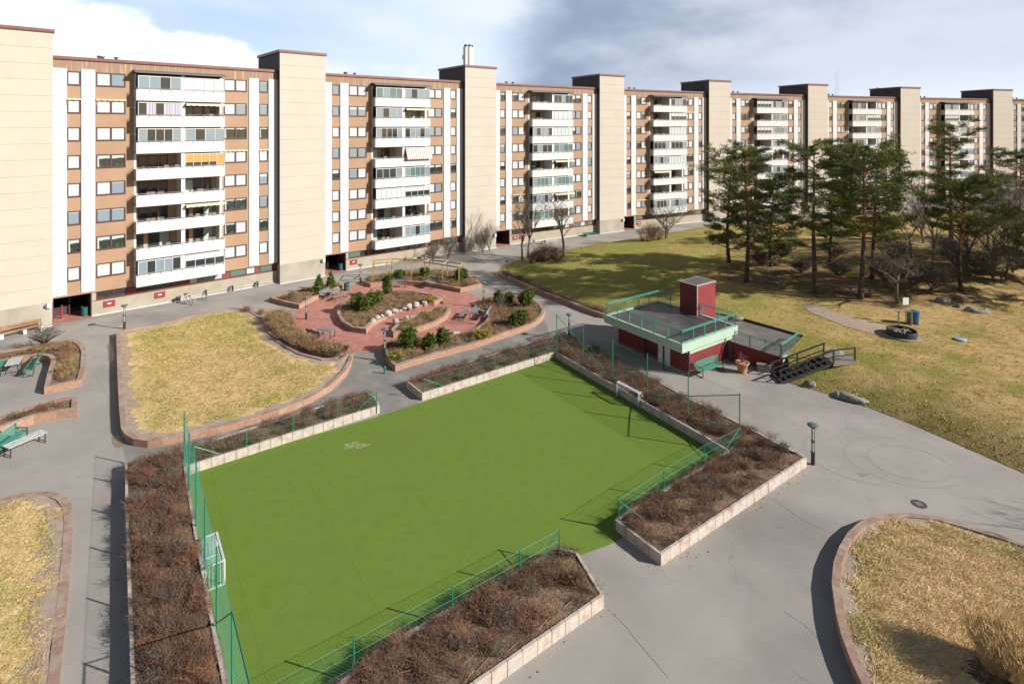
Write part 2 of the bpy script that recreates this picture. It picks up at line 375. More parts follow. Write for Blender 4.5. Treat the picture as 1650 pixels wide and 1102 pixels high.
M['deck'] = mat('wet_dark_roof_deck', (.055, .055, .058), .45, (.10, .09, .085), .8, 7, .4, .65, (.05, .05, .052), .45)
M['black'] = mat('black_wood', (.022, .021, .022), .7, (.035, .032, .03), 4)
M['grey'] = mat('grey_plastic', (.12, .12, .125), .6)
M['lampblk'] = mat('charcoal_lamp_metal', (.03, .034, .038), .5)
M['lamptop'] = mat('green_grey_lamp_cap', (.085, .13, .125), .4)
M['tubewh'] = mat('lamp_tube', (.42, .40, .35), .4)
M['slat'] = mat('grey_blue_slat', (.165, .185, .20), .6, (.21, .23, .24), 3, world=False, wave=(.11, 1, .14, .45))
M['gslat'] = mat('green_wood_slat', (.03, .20, .14), .6, (.05, .24, .17), 5)
M['wslat'] = mat('weathered_white_slat', (.50, .52, .50), .7, (.28, .33, .31), 8, 6)
M['wood'] = mat('brown_timber', (.30, .15, .07), .6, (.24, .12, .055), 5)
M['oldwood'] = mat('grey_old_timber', (.20, .18, .155), .8, (.14, .125, .105), 5)
M['pergola'] = mat('fresh_pine_timber', (.44, .31, .13), .7, (.38, .26, .11), 5)
M['terra'] = mat('terracotta', (.42, .20, .10), .8, (.36, .17, .09), 6)
M['stone'] = mat('pale_boulder', (.42, .385, .34), .9, (.28, .255, .23), 5, 7, bump=.03, bscale=12)
M['rock'] = mat('grey_bedrock', (.26, .25, .235), .9, (.17, .165, .15), 2.5, 7, .4, .6, (.2, .21, .1), 1.2, bump=.06, bscale=8)
M['twig'] = mat('brown_twig', (.19, .115, .080), .85, (.125, .08, .058), 1.8, spec=.2)
M['twigr'] = mat('reddish_twig', (.285, .145, .085), .85, (.20, .11, .07), 1.5, spec=.2)
M['twigg'] = mat('straw_twig', (.34, .26, .12), .85, (.24, .17, .08), 1.5, spec=.2)
M['twigp'] = mat('pruned_stem', (.34, .20, .11), .8)
M['branch'] = mat('grey_bark', (.17, .145, .115), .9, (.11, .092, .075), 8, spec=.2)
M['bark'] = mat('pine_bark_lower', (.062, .048, .038), .95, (.11, .088, .068), 6, 6, bump=.02, bscale=18, spec=.1)
M['barkr'] = mat('pine_bark_upper', (.26, .125, .065), .9, (.19, .09, .05), 5, 6, bump=.01, bscale=18, spec=.1)
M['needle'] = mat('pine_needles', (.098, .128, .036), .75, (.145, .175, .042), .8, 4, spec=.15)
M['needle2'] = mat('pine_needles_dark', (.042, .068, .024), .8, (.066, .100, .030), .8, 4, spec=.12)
M['needle_lit'] = mat('pine_needles_lit', (.24, .25, .055), .75, (.18, .21, .05), .8, 4, spec=.2)  # yellow-green sunlit highlights of the crowns, put into the needle colour
M['conif'] = mat('garden_conifer', (.11, .155, .028), .8, (.065, .10, .022), 4, 4, spec=.2)
M['conif2'] = mat('garden_conifer_bright', (.18, .22, .03), .8, (.12, .16, .025), 4, 4, spec=.2)
M['yellowsh'] = mat('golden_foliage', (.42, .30, .02), .8, (.34, .26, .04), 4)
M['redsh'] = mat('dark_red_leaves', (.12, .015, .03), .8)
M['reed'] = mat('dry_reed', (.66, .50, .29), .8, (.50, .35, .17), 3, spec=.2)
M['bin'] = mat('green_bin_plastic', (.02, .10, .095), .45)
M['discb'] = mat('pale_blue_plastic', (.20, .36, .50), .5)
M['blue'] = mat('blue_bin_plastic', (.025, .12, .26), .45)
M['redbox'] = mat('red_cabinet_paint', (.25, .035, .03), .5)
M['passage'] = mat('dark_passage_wall', (.055, .03, .03), .7)
M['bikew'] = mat('white_bicycle_paint', (.62, .62, .66), .4)
M['bikep'] = mat('pink_bicycle_paint', (.55, .04, .16), .4)
M['rubber'] = mat('black_rubber', (.02, .02, .02), .7)
M['puddle'] = mat('damp_patch', (.20, .165, .12), .3, (.16, .13, .10), 3)
M['iron'] = mat('cast_iron', (.06, .058, .055), .6)
M['goalw'] = mat('goal_white_paint', (.50, .52, .56), .45)
M['goalg'] = mat('goal_grey_bars', (.42, .48, .52), .45)
M['yellow'] = mat('yellow_plastic', (.62, .30, .02), .5)
M['lightstain'] = mat('worn_turf_patch', (.24, .25, .13), .9, (.125, .185, .04), 6, 8, .42, .58)
M['brownstain'] = mat('dirt_spot', (.20, .12, .07), .9, (.14, .13, .04), 8, 7)
# ================================================================== polygon tools
def area(p): return .5 * sum(p[i][0] * p[(i + 1) % len(p)][1] - p[(i + 1) % len(p)][0] * p[i][1] for i in range(len(p)))
def ccw(p): return list(p) if area(p) > 0 else list(reversed(p))
def inpoly(P, poly):
    P = np.asarray(P, float); x, y = P[:, 0], P[:, 1]; ins = np.zeros(len(P), bool); n = len(poly)
    for i in range(n):
        x1, y1 = poly[i][0], poly[i][1]; x2, y2 = poly[(i + 1) % n][0], poly[(i + 1) % n][1]
        c = ((y1 > y) != (y2 > y)); xi = (x2 - x1) * (y - y1) / ((y2 - y1) if abs(y2 - y1) > 1e-12 else 1e-12) + x1
        ins ^= c & (x < xi)
    return ins
def offset(poly, d):                     # inward offset of a ccw polygon (keeps z)
    n = len(poly); out = []
    for i in range(n):
        a, b, c = Vector(poly[i - 1][:2]), Vector(poly[i][:2]), Vector(poly[(i + 1) % n][:2])
        e1 = (b - a).normalized(); e2 = (c - b).normalized()
        n1 = Vector((-e1.y, e1.x)); n2 = Vector((-e2.y, e2.x)); m = (n1 + n2)
        if m.length < 1e-4: m = n1
        m.normalize(); k = d / max(.45, m.dot(n1)); q = b + m * k
        out.append((q.x, q.y, poly[i][2] if len(poly[i]) > 2 else 0))
    return out
def smooth(pts, closed=True, it=1):      # Chaikin rounding
    for _ in range(it):
        q = []; n = len(pts)
        for i in range(n if closed else n - 1):
            a = Vector(pts[i]); b = Vector(pts[(i + 1) % n])
            q += [a.lerp(b, .25), a.lerp(b, .75)]
        if not closed: q = [Vector(pts[0])] + q + [Vector(pts[-1])]
        pts = q
    return [tuple(p) for p in pts]
def resample(pts, step, closed=True):
    out = []; n = len(pts)
    for i in range(n if closed else n - 1):
        a = Vector(pts[i]); b = Vector(pts[(i + 1) % n]); k = max(1, int((b - a).length / step))
        for j in range(k): out.append(tuple(a.lerp(b, j / k)))
    if not closed: out.append(tuple(pts[-1]))
    return out
def sample(poly, n, seed=None):
    g = np.random.default_rng(seed) if seed is not None else nr
    a = np.array([[p[0], p[1]] for p in poly]); lo, hi = a.min(0), a.max(0); out = np.zeros((0, 2)); A = abs(area(poly)); bb = (hi - lo).prod()
    while len(out) < n:
        q = lo + (hi - lo) * g.random((int(n * bb / A * 1.15) + 50, 2)); out = np.vstack([out, q[inpoly(q, poly)]])
    return out[:n]
def sheet(name, poly, step, zf, mats, parent=None, skirt=None, seed=3, mi=None):
    # filled polygon with inner points, height from zf(x, y arrays); optional vertical skirt down to z = skirt
    poly = ccw([(p[0], p[1]) for p in poly]); b = resample(poly, step); g = np.random.default_rng(seed)
    a = np.array(b); lo, hi = a.min(0), a.max(0)
    xs, ys = np.meshgrid(np.arange(lo[0], hi[0], step), np.arange(lo[1], hi[1], step)); q = np.stack([xs.ravel(), ys.ravel()], 1)
    q = q + g.uniform(-.3, .3, q.shape) * step; q = q[inpoly(q, offset(poly, step * .35))] if len(q) else q
    V = [Vector(p) for p in b] + [Vector(p) for p in q]; n = len(b)
    r = delaunay_2d_cdt(V, [(i, (i + 1) % n) for i in range(n)], [], 1, 1e-5)
    P = np.array([[v.x, v.y] for v in r[0]]); z = zf(P[:, 0], P[:, 1]); vv = [(P[i, 0], P[i, 1], float(z[i])) for i in range(len(P))]; ff = [tuple(f) for f in r[2]]
    if skirt is not None:
        i0 = len(vv); bz = zf(np.array([p[0] for p in b]), np.array([p[1] for p in b]))
        vv += [(b[i][0], b[i][1], float(bz[i])) for i in range(n)] + [(b[i][0], b[i][1], skirt) for i in range(n)]
        ff += [(i0 + n + i, i0 + n + (i + 1) % n, i0 + (i + 1) % n, i0 + i) for i in range(n)]
    me = bpy.data.meshes.new(name); me.from_pydata(vv, [], ff); me.update()
    for m in mats: me.materials.append(m)
    if mi is not None:
        c = np.array([np.mean([vv[k][:2] for k in f], 0) for f in ff]); me.polygons.foreach_set('material_index', mi(c[:, 0], c[:, 1]).astype(np.int32))
    me.polygons.foreach_set('use_smooth', [True] * len(me.polygons))
    return link(name, me, parent)
def flat(z): return lambda x, y: np.full(np.shape(x), float(z))
def pn(x, y, s=1., ph=0.):               # smooth pseudo noise, about -1..1
    return (np.sin(x * 1.3 * s + 1.7 * np.sin(y * .9 * s + ph)) + np.sin(y * 1.7 * s + 1.3 * np.sin(x * 1.1 * s + 2 * ph)) + np.sin((x + y) * 2.9 * s + ph * 3) * .6) / 2.6

# ================================================================== ground
gm = MB(); gm.quad((-700, -60, -.02), (900, -60, -.02), (900, 1500, -.02), (-700, 1500, -.02)); tag(gm.build('ground', M['ground']), kind='structure')
am = MB(); am.quad((-120, -8, 0), (170, -8, 0), (170, 160, 0), (-120, 160, 0)); tag(am.build('asphalt_yard', M['asphalt']), kind='structure')

# building line of the curved apartment row: tower front corners walk along their rays
def ray(P, px, Ls):
    r = (px - 825) / FPX; a = 1 + r * r; b = -2 * (r * P[0] + P[1]); c = P[0] ** 2 + P[1] ** 2 - Ls * Ls
    Y = (-b + math.sqrt(max(0, b * b - 4 * a * c))) / 2 / a; return (r * Y, Y)
TX = [(451, 524.5), (749.8, 799.7), (966.6, 1005.9), (1142.8, 1177), (1302.4, 1333.8), (1451.6, 1482.7), (1600.8, 1631.5)]
PTS = [(-42.5, 52.1)]
for i_, (a, b) in enumerate(TX):
    PTS.append(ray(PTS[-1], a, (20.6, 20.6, 20.6, 20.6, 21.2, 22.2, 23.2)[i_])); PTS.append(ray(PTS[-1], b, 5.5 if i_ < 5 else 5.9))
d = R(7); PTS.append((PTS[-1][0] + 20.6 * math.cos(d), PTS[-1][1] + 20.6 * math.sin(d)))

# ---- the wooded hill
E_FAR = [tuple(G(*p).xy) for p in [(802, 439), (806, 432), (822, 424), (850, 417), (880, 410), (905, 405), (930, 399), (1000, 388), (1060, 378), (1135, 366)]]
for i in (8, 10, 12, 14): 
    dxy = Vector((PTS[i][0] - PTS[i - 1][0], PTS[i][1] - PTS[i - 1][1])).normalized(); E_FAR.append((PTS[i][0] + dxy.y * 7, PTS[i][1] - dxy.x * 7))
E_FAR.append((175, 132))
E_LEFT = [tuple(G(*p).xy) for p in [(973, 510), (950, 498), (917, 487), (867, 465), (830, 450), (802, 439)]]
E_NEAR = [tuple(G(*p).xy) for p in [(1275, 618), (1330, 634), (1400, 657), (1470, 684), (1520, 706), (1580, 732), (1650, 763), (1800, 832)]] + [(60, 14), (175, 10)]
PA = Vector((.575, -.818)); PB = Vector((.818, .575))       # axes of pitch and pavilion
PV0 = Vector((12.25, 40.5))                                # front corner of the roof deck
def pav(a, b, z=None):
    q = PV0 - PA * a + PB * b; return (q.x, q.y) if z is None else (q.x, q.y, z)
RAMP = [(17.4, 44.2), (20.3, 42.4), (23.6, 45.6), (19.9, 50.1), (15.0, 53.2), (12.5, 51.6)]
HILL = E_FAR + [(175, 10)] + list(reversed(E_NEAR))[1:] + [(20.6, 41.9), (21.1, 43.1), (23.6, 45.6), (19.9, 50.1), (15.0, 53.2), (12.5, 51.6)] + E_LEFT[:-1]
def segdist(x, y, pl):
    d = np.full(np.shape(x), 1e9)
    for i in range(len(pl) - 1):
        ax, ay = pl[i]; bx, by = pl[i + 1]; vx, vy = bx - ax, by - ay; t = np.clip(((x - ax) * vx + (y - ay) * vy) / (vx * vx + vy * vy), 0, 1)
        d = np.minimum(d, np.hypot(x - ax - t * vx, y - ay - t * vy))
    return d
def sst(v, a, b): t = np.clip((v - a) / (b - a), 0, 1); return t * t * (3 - 2 * t)
def hill(x, y):
    x = np.asarray(x, float); y = np.asarray(y, float)
    dn = segdist(x, y, E_NEAR); dl = segdist(x, y, E_LEFT); df = segdist(x, y, E_FAR)
    h = 1.65 * (1 - np.exp(-np.minimum(dn / 2.6, 20))) * (1 - np.exp(-df / 5.)) * (.25 + .75 * (1 - np.exp(-dl / 4.5)))
    h += 2.3 * np.exp(-(((x - 50) / 13) ** 2 + ((y - 68) / 12) ** 2)) * (1 - np.exp(-df / 8)) 
    h += .10 * pn(x, y, .35) * sst(np.minimum(dn, np.minimum(df, dl)), 1, 6) + .12 * pn(x, y, .9, 2) * sst(x, 38, 48)
    return h * 1.0 + .02
def hz(x, y): return float(hill(np.array([x]), np.array([y]))[0])
def GH(px, py):                           # pixel -> point on the hill
    z = 1.5
    for _ in range(25):
        p = G(px, py, z); z += .6 * (hz(p.x, p.y) - z)
    p = G(px, py, z); return Vector((p.x, p.y, hz(p.x, p.y)))
tag(sheet('hill_lawn', HILL, 1.1, hill, [M['lawn']], skirt=-.05), kind='structure')
LITP = smooth([tuple(GH(*p).xy) for p in [(1128, 440), (1180, 424), (1300, 402), (1420, 385), (1560, 372), (1700, 385), (1850, 440), (1720, 486), (1640, 474), (1580, 492), (1505, 480), (1450, 500), (1400, 492), (1330, 486), (1290, 470), (1220, 466), (1170, 450)]], True, 2)
tag(sheet('leaf_litter_ground', LITP, .9, lambda x, y: hill(x, y) + .012 + .012 * pn(x, y, .8), [M['litter']]), kind='structure')
# trodden path on the hill
PATHP = [GH(*p) for p in [(1292, 490), (1318, 492), (1350, 505), (1395, 516), (1445, 530), (1462, 543), (1448, 548), (1410, 540), (1365, 527), (1330, 514), (1300, 500)]]
tag(sheet('dirt_path', smooth([(p.x, p.y) for p in PATHP]), .6, lambda x, y: hill(x, y) + .025, [M['dirt']]), kind='structure')

tag(sheet('dark_path', [tuple(G(*p).xy) for p in [(196, 716), (262, 718), (350, 699), (450, 670), (540, 628), (562, 603), (572, 566), (617, 566), (637, 594), (700, 576), (767, 558), (833, 536), (878, 515), (888, 545), (648, 620), (676, 652), (612, 672), (600, 645), (588, 634), (500, 663), (400, 694), (300, 726), (205, 745)]], 2, flat(.003), [M['asphalt2']]), kind='structure')
# ---- red plaza and pitch
PLAZA = GP([(470, 526), (474, 508), (482, 494), (495, 484), (520, 470), (552, 461), (575, 459), (600, 455), (633, 452), (690, 455), (740, 466), (757, 472), (780, 484), (800, 498), (810, 520), (800, 545), (700, 566), (640, 580), (620, 566), (604, 568), (568, 568), (555, 572), (530, 566), (500, 552), (480, 540)], 0)
tag(sheet('red_plaza', [(p.x, p.y) for p in PLAZA], 2, flat(.005), [M['paving']]), kind='structure')
PITCH = GP([(288, 764), (612, 670), (680, 648), (895, 577), (1200, 745), (986, 876), (925, 898), (560, 1080), (400, 1175), (371, 1102)])
tag(sheet('green_pitch', [(p.x, p.y) for p in PITCH], 3, flat(.006), [M['turf']]), kind='structure')
for nm, c, r, m in (('worn_patch', G(571, 718), (.75, .35), 'lightstain'), ('dirt_spot', G(657, 680), (.28, .17), 'brownstain')):
    g = np.random.default_rng(5); pts = [(c.x + r[0] * math.cos(t) * (1 + .25 * math.sin(3 * t + 1)), c.y + r[1] * math.sin(t) * (1 + .3 * math.sin(5 * t))) for t in np.linspace(0, 2 * math.pi, 22)[:-1]]
    tag(sheet(nm, pts, .2, flat(.011), [M[m]]), kind='structure')

# ================================================================== masonry beds
def wall_ring(name, poly, t=.14, mats=None, parent=None, seg=None, soil=.05):
    # hollow masonry ring with coping; poly: ccw list of (x, y, top)
    poly = ccw(poly); inn = offset(poly, t); out = offset(poly, -.0); n = len(poly); mb = MB()
    for i in range(n):
        j = (i + 1) % n; a, b, c, d_ = out[i], out[j], inn[j], inn[i]
        mb.quad((a[0], a[1], -.02), (b[0], b[1], -.02), (b[0], b[1], b[2]), (a[0], a[1], a[2]), m=0)
        mb.quad((a[0], a[1], a[2]), (b[0], b[1], b[2]), (c[0], c[1], c[2]), (d_[0], d_[1], d_[2]), m=1)
        mb.quad((d_[0], d_[1], d_[2]), (c[0], c[1], c[2]), (c[0], c[1], c[2] - .2), (d_[0], d_[1], d_[2] - .2), m=0)
    return mb.build(name, mats or [M['brick'], M['cope']], parent), inn
def height_in(poly, dz):                 # soil height: interpolate the wall tops
    P = np.array([[p[0], p[1], p[2]] for p in poly])
    def f(x, y):
        x = np.asarray(x, float); y = np.asarray(y, float); wsum = np.zeros(x.shape); z = np.zeros(x.shape)
        for p in P:
            ww = 1 / (((x - p[0]) ** 2 + (y - p[1]) ** 2) ** 1.0 + .02); wsum += ww; z += ww * p[2]
        return z / wsum + dz + .035 * pn(x, y, 1.6)
    return f
BEDS = {}
def bed(key, label, px, h=.45, t=.32, round_it=0, mats=None, top=None, name='brick_planter', cat='planter', step=.6, dz=-.07, soil='soil', raw=None):
    pts = raw or [(*G(p[0], p[1], p[2] if len(p) > 2 else h).xy, p[2] if len(p) > 2 else h) for p in px]
    if round_it: pts = smooth(pts, True, round_it)
    root = empty(name, (0, 0, 0), label=label, cat=cat)
    o, inn = wall_ring('brick_wall', pts, t, mats, root)
    inn = ccw(inn); f = height_in(inn, dz)
    ring = [tuple(q[:2]) for q in inn] + [tuple(inn[0][:2])]
    if soil == 'lawn2': s = sheet('soil', [(p[0], p[1]) for p in inn], .35, f, [M[soil], M['dirt']], root, mi=lambda x, y: (segdist(x, y, ring) + .45 * pn(x, y, 1.9) < .62).astype(int))
    else: s = sheet('soil', [(p[0], p[1]) for p in inn], step, f, [M[soil]], root)
    BEDS[key] = (inn, f, root)
    return inn, f
# raised lawns
bed('lawnA', 'big raised lawn of straw-coloured grass inside a rounded brick kerb, left of the red plaza',
    [(187, 534, .42), (250, 522, .2), (310, 508, .06), (370, 495, .05), (400, 497, .05), (425, 512, .15), (434, 530, .3), (452, 550, .4), (485, 568, .42), (522, 577, .42), (548, 577, .42), (560, 569, .42), (570, 564, .42), (566, 582, .42), (557, 597, .42), (533, 620, .42), (500, 640, .42), (450, 660, .42), (400, 675, .42), (350, 688, .42), (300, 699, .42), (262, 707, .42), (238, 710, .42), (215, 707, .42), (202, 700, .42), (195, 690, .42), (192, 660, .42), (189, 600, .42)], t=.30, name='raised_lawn', cat='lawn bed', soil='lawn2', step=.8)
rawF = [G(p[0], p[1], .4) for p in [(1420, 1180), (1387, 1097), (1370, 1060), (1355, 1020), (1347, 987), (1340, 937), (1343, 905), (1352, 880), (1366, 857), (1385, 840), (1415, 829), (1456, 825), (1506, 830), (1560, 845), (1610, 860), (1660, 878), (1760, 935), (1900, 1050), (1950, 1250), (1700, 1300)]]
bed('lawnF', 'raised straw-coloured lawn with a curved brick kerb at the lower right, tall dry reeds in it', None, t=.30, raw=[(p.x, p.y, .4) for p in rawF], name='raised_lawn', cat='lawn bed', soil='lawn2', step=.6)
rawH = [G(p[0], p[1], .12) for p in [(-160, 830), (0, 803), (30, 795), (62, 791), (88, 792), (105, 799), (115, 812), (118, 835), (116, 880), (110, 960), (103, 1030), (96, 1102), (85, 1220), (-300, 1220)]]
bed('lawnH', 'low straw-coloured lawn with a flush brick edge at the lower left corner', None, t=.34, raw=[(p.x, p.y, .12) for p in rawH], mats=[M['brick'], M['cope']], name='raised_lawn', cat='lawn bed', soil='lawn2', dz=-.02, step=.6)
# plaza planters
bed('D1', 'small angular brick planter with two little conifers, between plaza and facade path', [(434, 479), (458, 486), (482, 491), (507, 478), (535, 467), (553, 459), (546, 454, .2), (510, 461, .2), (465, 470, .25)])
bed('D2', 'brick planter under the timber pergola at the far side of the plaza', [(583, 452), (600, 446, .2), (650, 437, .1), (700, 434, .1), (750, 442, .15), (777, 457), (760, 461), (742, 465), (712, 459), (683, 455), (640, 452), (597, 457)])
bed('D3', 'central teardrop brick planter with big evergreen shrubs and a row of pale boulders', [(543, 504), (545, 495), (552, 487), (575, 477), (613, 469), (660, 467), (700, 474), (713, 481), (700, 486), (690, 489, .25), (655, 497, .15), (630, 507, .15), (600, 519), (590, 530), (567, 527), (550, 517)])
bed('D4', 'narrow crescent brick planter in the middle of the plaza', [(630, 530), (640, 520), (667, 508), (700, 496), (723, 491), (726, 497), (720, 507), (705, 517), (683, 525), (655, 532), (634, 536)])
bed('D5', 'large brick planter wrapping the right side of the plaza, five evergreen shrubs in it', [(617, 554), (618, 567), (626, 580), (637, 589), (700, 570), (767, 552), (833, 530), (860, 520), (873, 510), (878, 500), (873, 490), (860, 482), (833, 476), (808, 474), (783, 478), (764, 487, .2), (765, 497, .2), (783, 503, .3), (787, 510), (779, 520), (753, 534), (720, 541), (677, 541), (647, 543)])
# left planters
bed('I1', 'brick planter bent round the green benches at the left edge', [(-60, 574), (0, 566), (45, 558), (82, 550), (112, 547), (128, 550), (136, 557), (139, 566), (138, 590), (132, 611), (100, 618), (71, 624), (76, 602), (82, 583), (82, 578), (76, 573), (60, 571), (36, 574), (0, 581), (-60, 592)], h=.5)
bed('I2', 'long low brick planter behind the green bench at the left edge', [(-80, 690), (0, 671), (60, 651), (100, 641), (125, 638), (125, 649), (124, 659), (91, 663), (54, 670), (0, 688), (-80, 712)], h=.5)
# long kerb bed along the hill
bed('E', 'long low brick-walled shrub bed along the asphalt path below the hill', [(803, 438), (812, 436), (835, 444), (867, 456), (917, 478), (955, 492), (980, 498), (988, 506), (972, 506), (950, 499), (917, 486), (867, 467), (830, 451), (808, 443)], h=.42, t=.25)

# concrete-block planters round the pitch
def block_planter(key, label, px, h=.5, joint=.62):
    pts = ccw([(*G(p[0], p[1], h).xy, h) for p in px]); root = empty('block_planter', (0, 0, 0), label=label, cat='planter'); mb = MB(); g = random.Random(len(key) + 5)
    n = len(pts)
    for i in range(n):
        a = Vector(pts[i][:2]); b = Vector(pts[(i + 1) % n][:2]); dd = b - a; k = max(1, round(dd.length / joint)); u = dd.normalized(); nn = Vector((-u.y, u.x)); st = dd.length / k
        for j in range(k):
            c = a + u * (st * (j + .5)) + nn * (.06 + g.uniform(-.006, .006)); hh = h + g.uniform(-.012, .006)
            mb.obox((c.x, c.y, hh / 2), (u.x * (st / 2 - .012), u.y * (st / 2 - .012), 0), (nn.x * .06, nn.y * .06, 0), (0, 0, hh / 2))
            mb.obox((c.x + nn.x * .01, c.y + nn.y * .01, hh / 2 - .02), (u.x * st / 2, u.y * st / 2, 0), (nn.x * .04, nn.y * .04, 0), (0, 0, hh / 2 - .02), m=1)
    mb.build('block_wall', [M['block'], M['grey']], root)
    inn = offset(pts, .12); f = height_in(inn, -.06)
    sheet('soil', [(p[0], p[1]) for p in inn], .6, f, [M['soil']], root); BEDS[key] = (inn, f, root)
block_planter('F1', 'long concrete-block planter with brown shrubs at the far left side of the pitch', [(300, 751), (612, 653), (606, 641), (590, 630), (500, 659), (400, 690), (300, 722)])
block_planter('F6', 'long concrete-block planter thick with bare brown shrubs left of the pitch', [(201, 745), (298, 723), (300, 753), (318, 860), (340, 975), (366, 1102), (388, 1200), (222, 1200), (211, 1102), (206, 950), (203, 850)])
block_planter('F23', 'long concrete-block planter round the far right pitch corner, ending beside the tall lamp', [(680, 634), (895, 567), (1130, 700), (1172, 725), (990, 836), (1065, 893), (1300, 737), (1190, 680), (1110, 641), (1030, 597), (960, 560), (905, 536), (890, 541), (653, 613)])
BEDS['F4'] = BEDS['F23']
block_planter('F5', 'concrete-block planter at the near side of the pitch, bottom of the picture', [(930, 888), (973, 958), (765, 1102), (600, 1215), (390, 1215), (520, 1120), (621, 1036), (892, 885), (902, 882)])

# ================================================================== twigs, grass
def strips(base, tip, w, seg=1, bend=None):
    # flat tapering strips between base and tip (n,3); returns V,F (quads)
    n = len(base); d = tip - base; side = np.cross(d, nr.normal(size=(n, 3))); side /= (np.linalg.norm(side, axis=1, keepdims=True) + 1e-9)
    w = np.asarray(w).reshape(-1, 1) if np.ndim(w) else w
    V = np.stack([base - side * w, base + side * w, tip + side * w * .35, tip - side * w * .35], 1).reshape(-1, 3)
    F = np.arange(n * 4).reshape(-1, 4); return V, F
def merge(parts):
    V = []; F = []; Mi = []; o = 0
    for v, f, m in parts:
        V.append(v); F.append(f + o); Mi.append(np.full(len(f), m)); o += len(v)
    return np.vstack(V), np.vstack(F), np.concatenate(Mi)
def shrubs(key, name, label, poly, zf, dens, hgt, mats, spread=.42, w=.007, cl=1.5, seed=1, kind='stuff', cat='shrubs', rows=None, mask=None):
    # many-stemmed leafless shrubs: clumps, each with forking stems
    g = np.random.default_rng(seed); A = abs(area(poly)); nc = int(A * cl * 3); C = sample(poly, nc, seed) 
    if mask is not None: C = C[mask(C[:, 0], C[:, 1])]
    nc = len(C); ns = max(3, int(dens / (cl * 3))); idx = np.repeat(np.arange(nc), ns); n = len(idx)
    hs = hgt * g.uniform(.55, 1.15, nc)[idx] * g.uniform(.6, 1.05, n)
    off = g.normal(size=(n, 2)) * .16; B = np.column_stack([C[idx] + off, np.zeros(n)])
    keep = inpoly(B[:, :2], poly); B = B[keep]; idx = idx[keep]; hs = hs[keep]; n = len(B); B[:, 2] = zf(B[:, 0], B[:, 1]) - .02
    dr = g.normal(size=(n, 2)) * spread * hs[:, None]
    mid = B + np.column_stack([dr * .45, hs * .55]); tip = B + np.column_stack([dr * 1.0 + g.normal(size=(n, 2)) * .05, hs])
    parts = [(*strips(B, mid, w), 0), (*strips(mid, tip, w * .75), 0)]
    for k in range(3):
        t = g.uniform(.3, 1, n)[:, None]; s = mid + (tip - mid) * t * .8; e = s + np.column_stack([g.normal(size=(n, 2)) * .13, g.uniform(.02, .22, n)]) * (hgt / .6)
        parts.append((*strips(s, e, w * .65), 1 if k == 0 else 0))
    V, F, mi = merge(parts); nm = len(mats); cm = g.choice(nm, nc, p=[.62, .38] if nm == 2 else [.45, .30, .25]); mi = np.tile(cm[idx], 5); mi = np.where(g.random(len(mi)) < .18, 1, mi)
    o = link(name, npmesh(name, V, F, mats, mi)); return tag(o, label, cat, kind=kind)
def grass(name, label, poly, zf, n, hgt, w, seed=2, green=lambda x, y: .3 * np.ones_like(x), lean=.5, mask=None, pale=False):
    P = sample(poly, n, seed)
    if mask is not None: P = P[mask(P[:, 0], P[:, 1])]
    g = np.random.default_rng(seed); k = 4; idx = np.repeat(np.arange(len(P)), k); m = len(idx)
    B = np.column_stack([P[idx] + g.normal(size=(m, 2)) * .05, np.zeros(m)]); B[:, 2] = zf(B[:, 0], B[:, 1]) - .01
    hh = hgt * g.uniform(.5, 1.2, m); wind = np.array([.55, -.25]) * lean
    tip = B + np.column_stack([(g.normal(size=(m, 2)) * .7 * lean + wind) * hh[:, None] * 1.6, hh * .75])
    V, F = strips(B, tip, w); gr = np.repeat(green(P[:, 0], P[:, 1]), k) if k else 0
    r = g.random(m); mi = np.where(r < gr, 1, np.where(g.random(m) < .22, 2, 0))
    o = link(name, npmesh(name, V, F, [M['blade_pale' if pale else 'blade_straw'], M['blade_green'], M['blade_pale']], mi)); return tag(o, label, 'grass', kind='stuff')

pA, fA, _ = BEDS['lawnA']; sp = Vector(G(300, 510)).xy
def greenA(x, y):
    d_edge = segdist(x, y, [tuple(q[:2]) for q in pA[:]] + [tuple(pA[0][:2])]); far = sst(y, 42, 50)
    return np.clip(.02 + .30 * far + .25 * (pn(x, y, .55) * .5 + .3) + .25 * np.exp(-((d_edge - 1.8) / 1.2) ** 2), 0, .85)
bare = lambda k, a=.35, b=1.5: (lambda x, y: nr.random(np.shape(x)) < sst(segdist(x, y, [tuple(q[:2]) for q in BEDS[k][0]] + [tuple(BEDS[k][0][0][:2])]) + .5 * pn(x, y, 1.7), a, b))
grass('grass', 'short dry grass covering the big raised lawn', pA, fA, 46000, .09, .009, 3, greenA, 1.0, bare('lawnA'))
pF, fF, _ = BEDS['lawnF']
grass('grass', 'matted straw-coloured grass on the lower right lawn', pF, fF, 42000, .12, .008, 4, lambda x, y: np.clip(.02 + .18 * pn(x, y, .8) + .25 * np.exp(-(segdist(x, y, [tuple(q[:2]) for q in pF]) / 1.2) ** 2), 0, .8), 1.1, (lambda x, y: bare('lawnF', .0, .6)(x, y) & (np.hypot(x - G(1600, 1085, .4).x, (y - G(1600, 1085, .4).y) * 1.3) > .95)), pale=True)
pH, fH, _ = BEDS['lawnH']
grass('grass', 'patchy yellow and green grass on the lower left lawn', pH, fH, 9000, .10, .008, 5, lambda x, y: np.clip(.25 + .35 * pn(x, y, .9, 1), 0, .85), 1.0, bare('lawnH', .0, .7))
NEARH = [p for p in HILL]
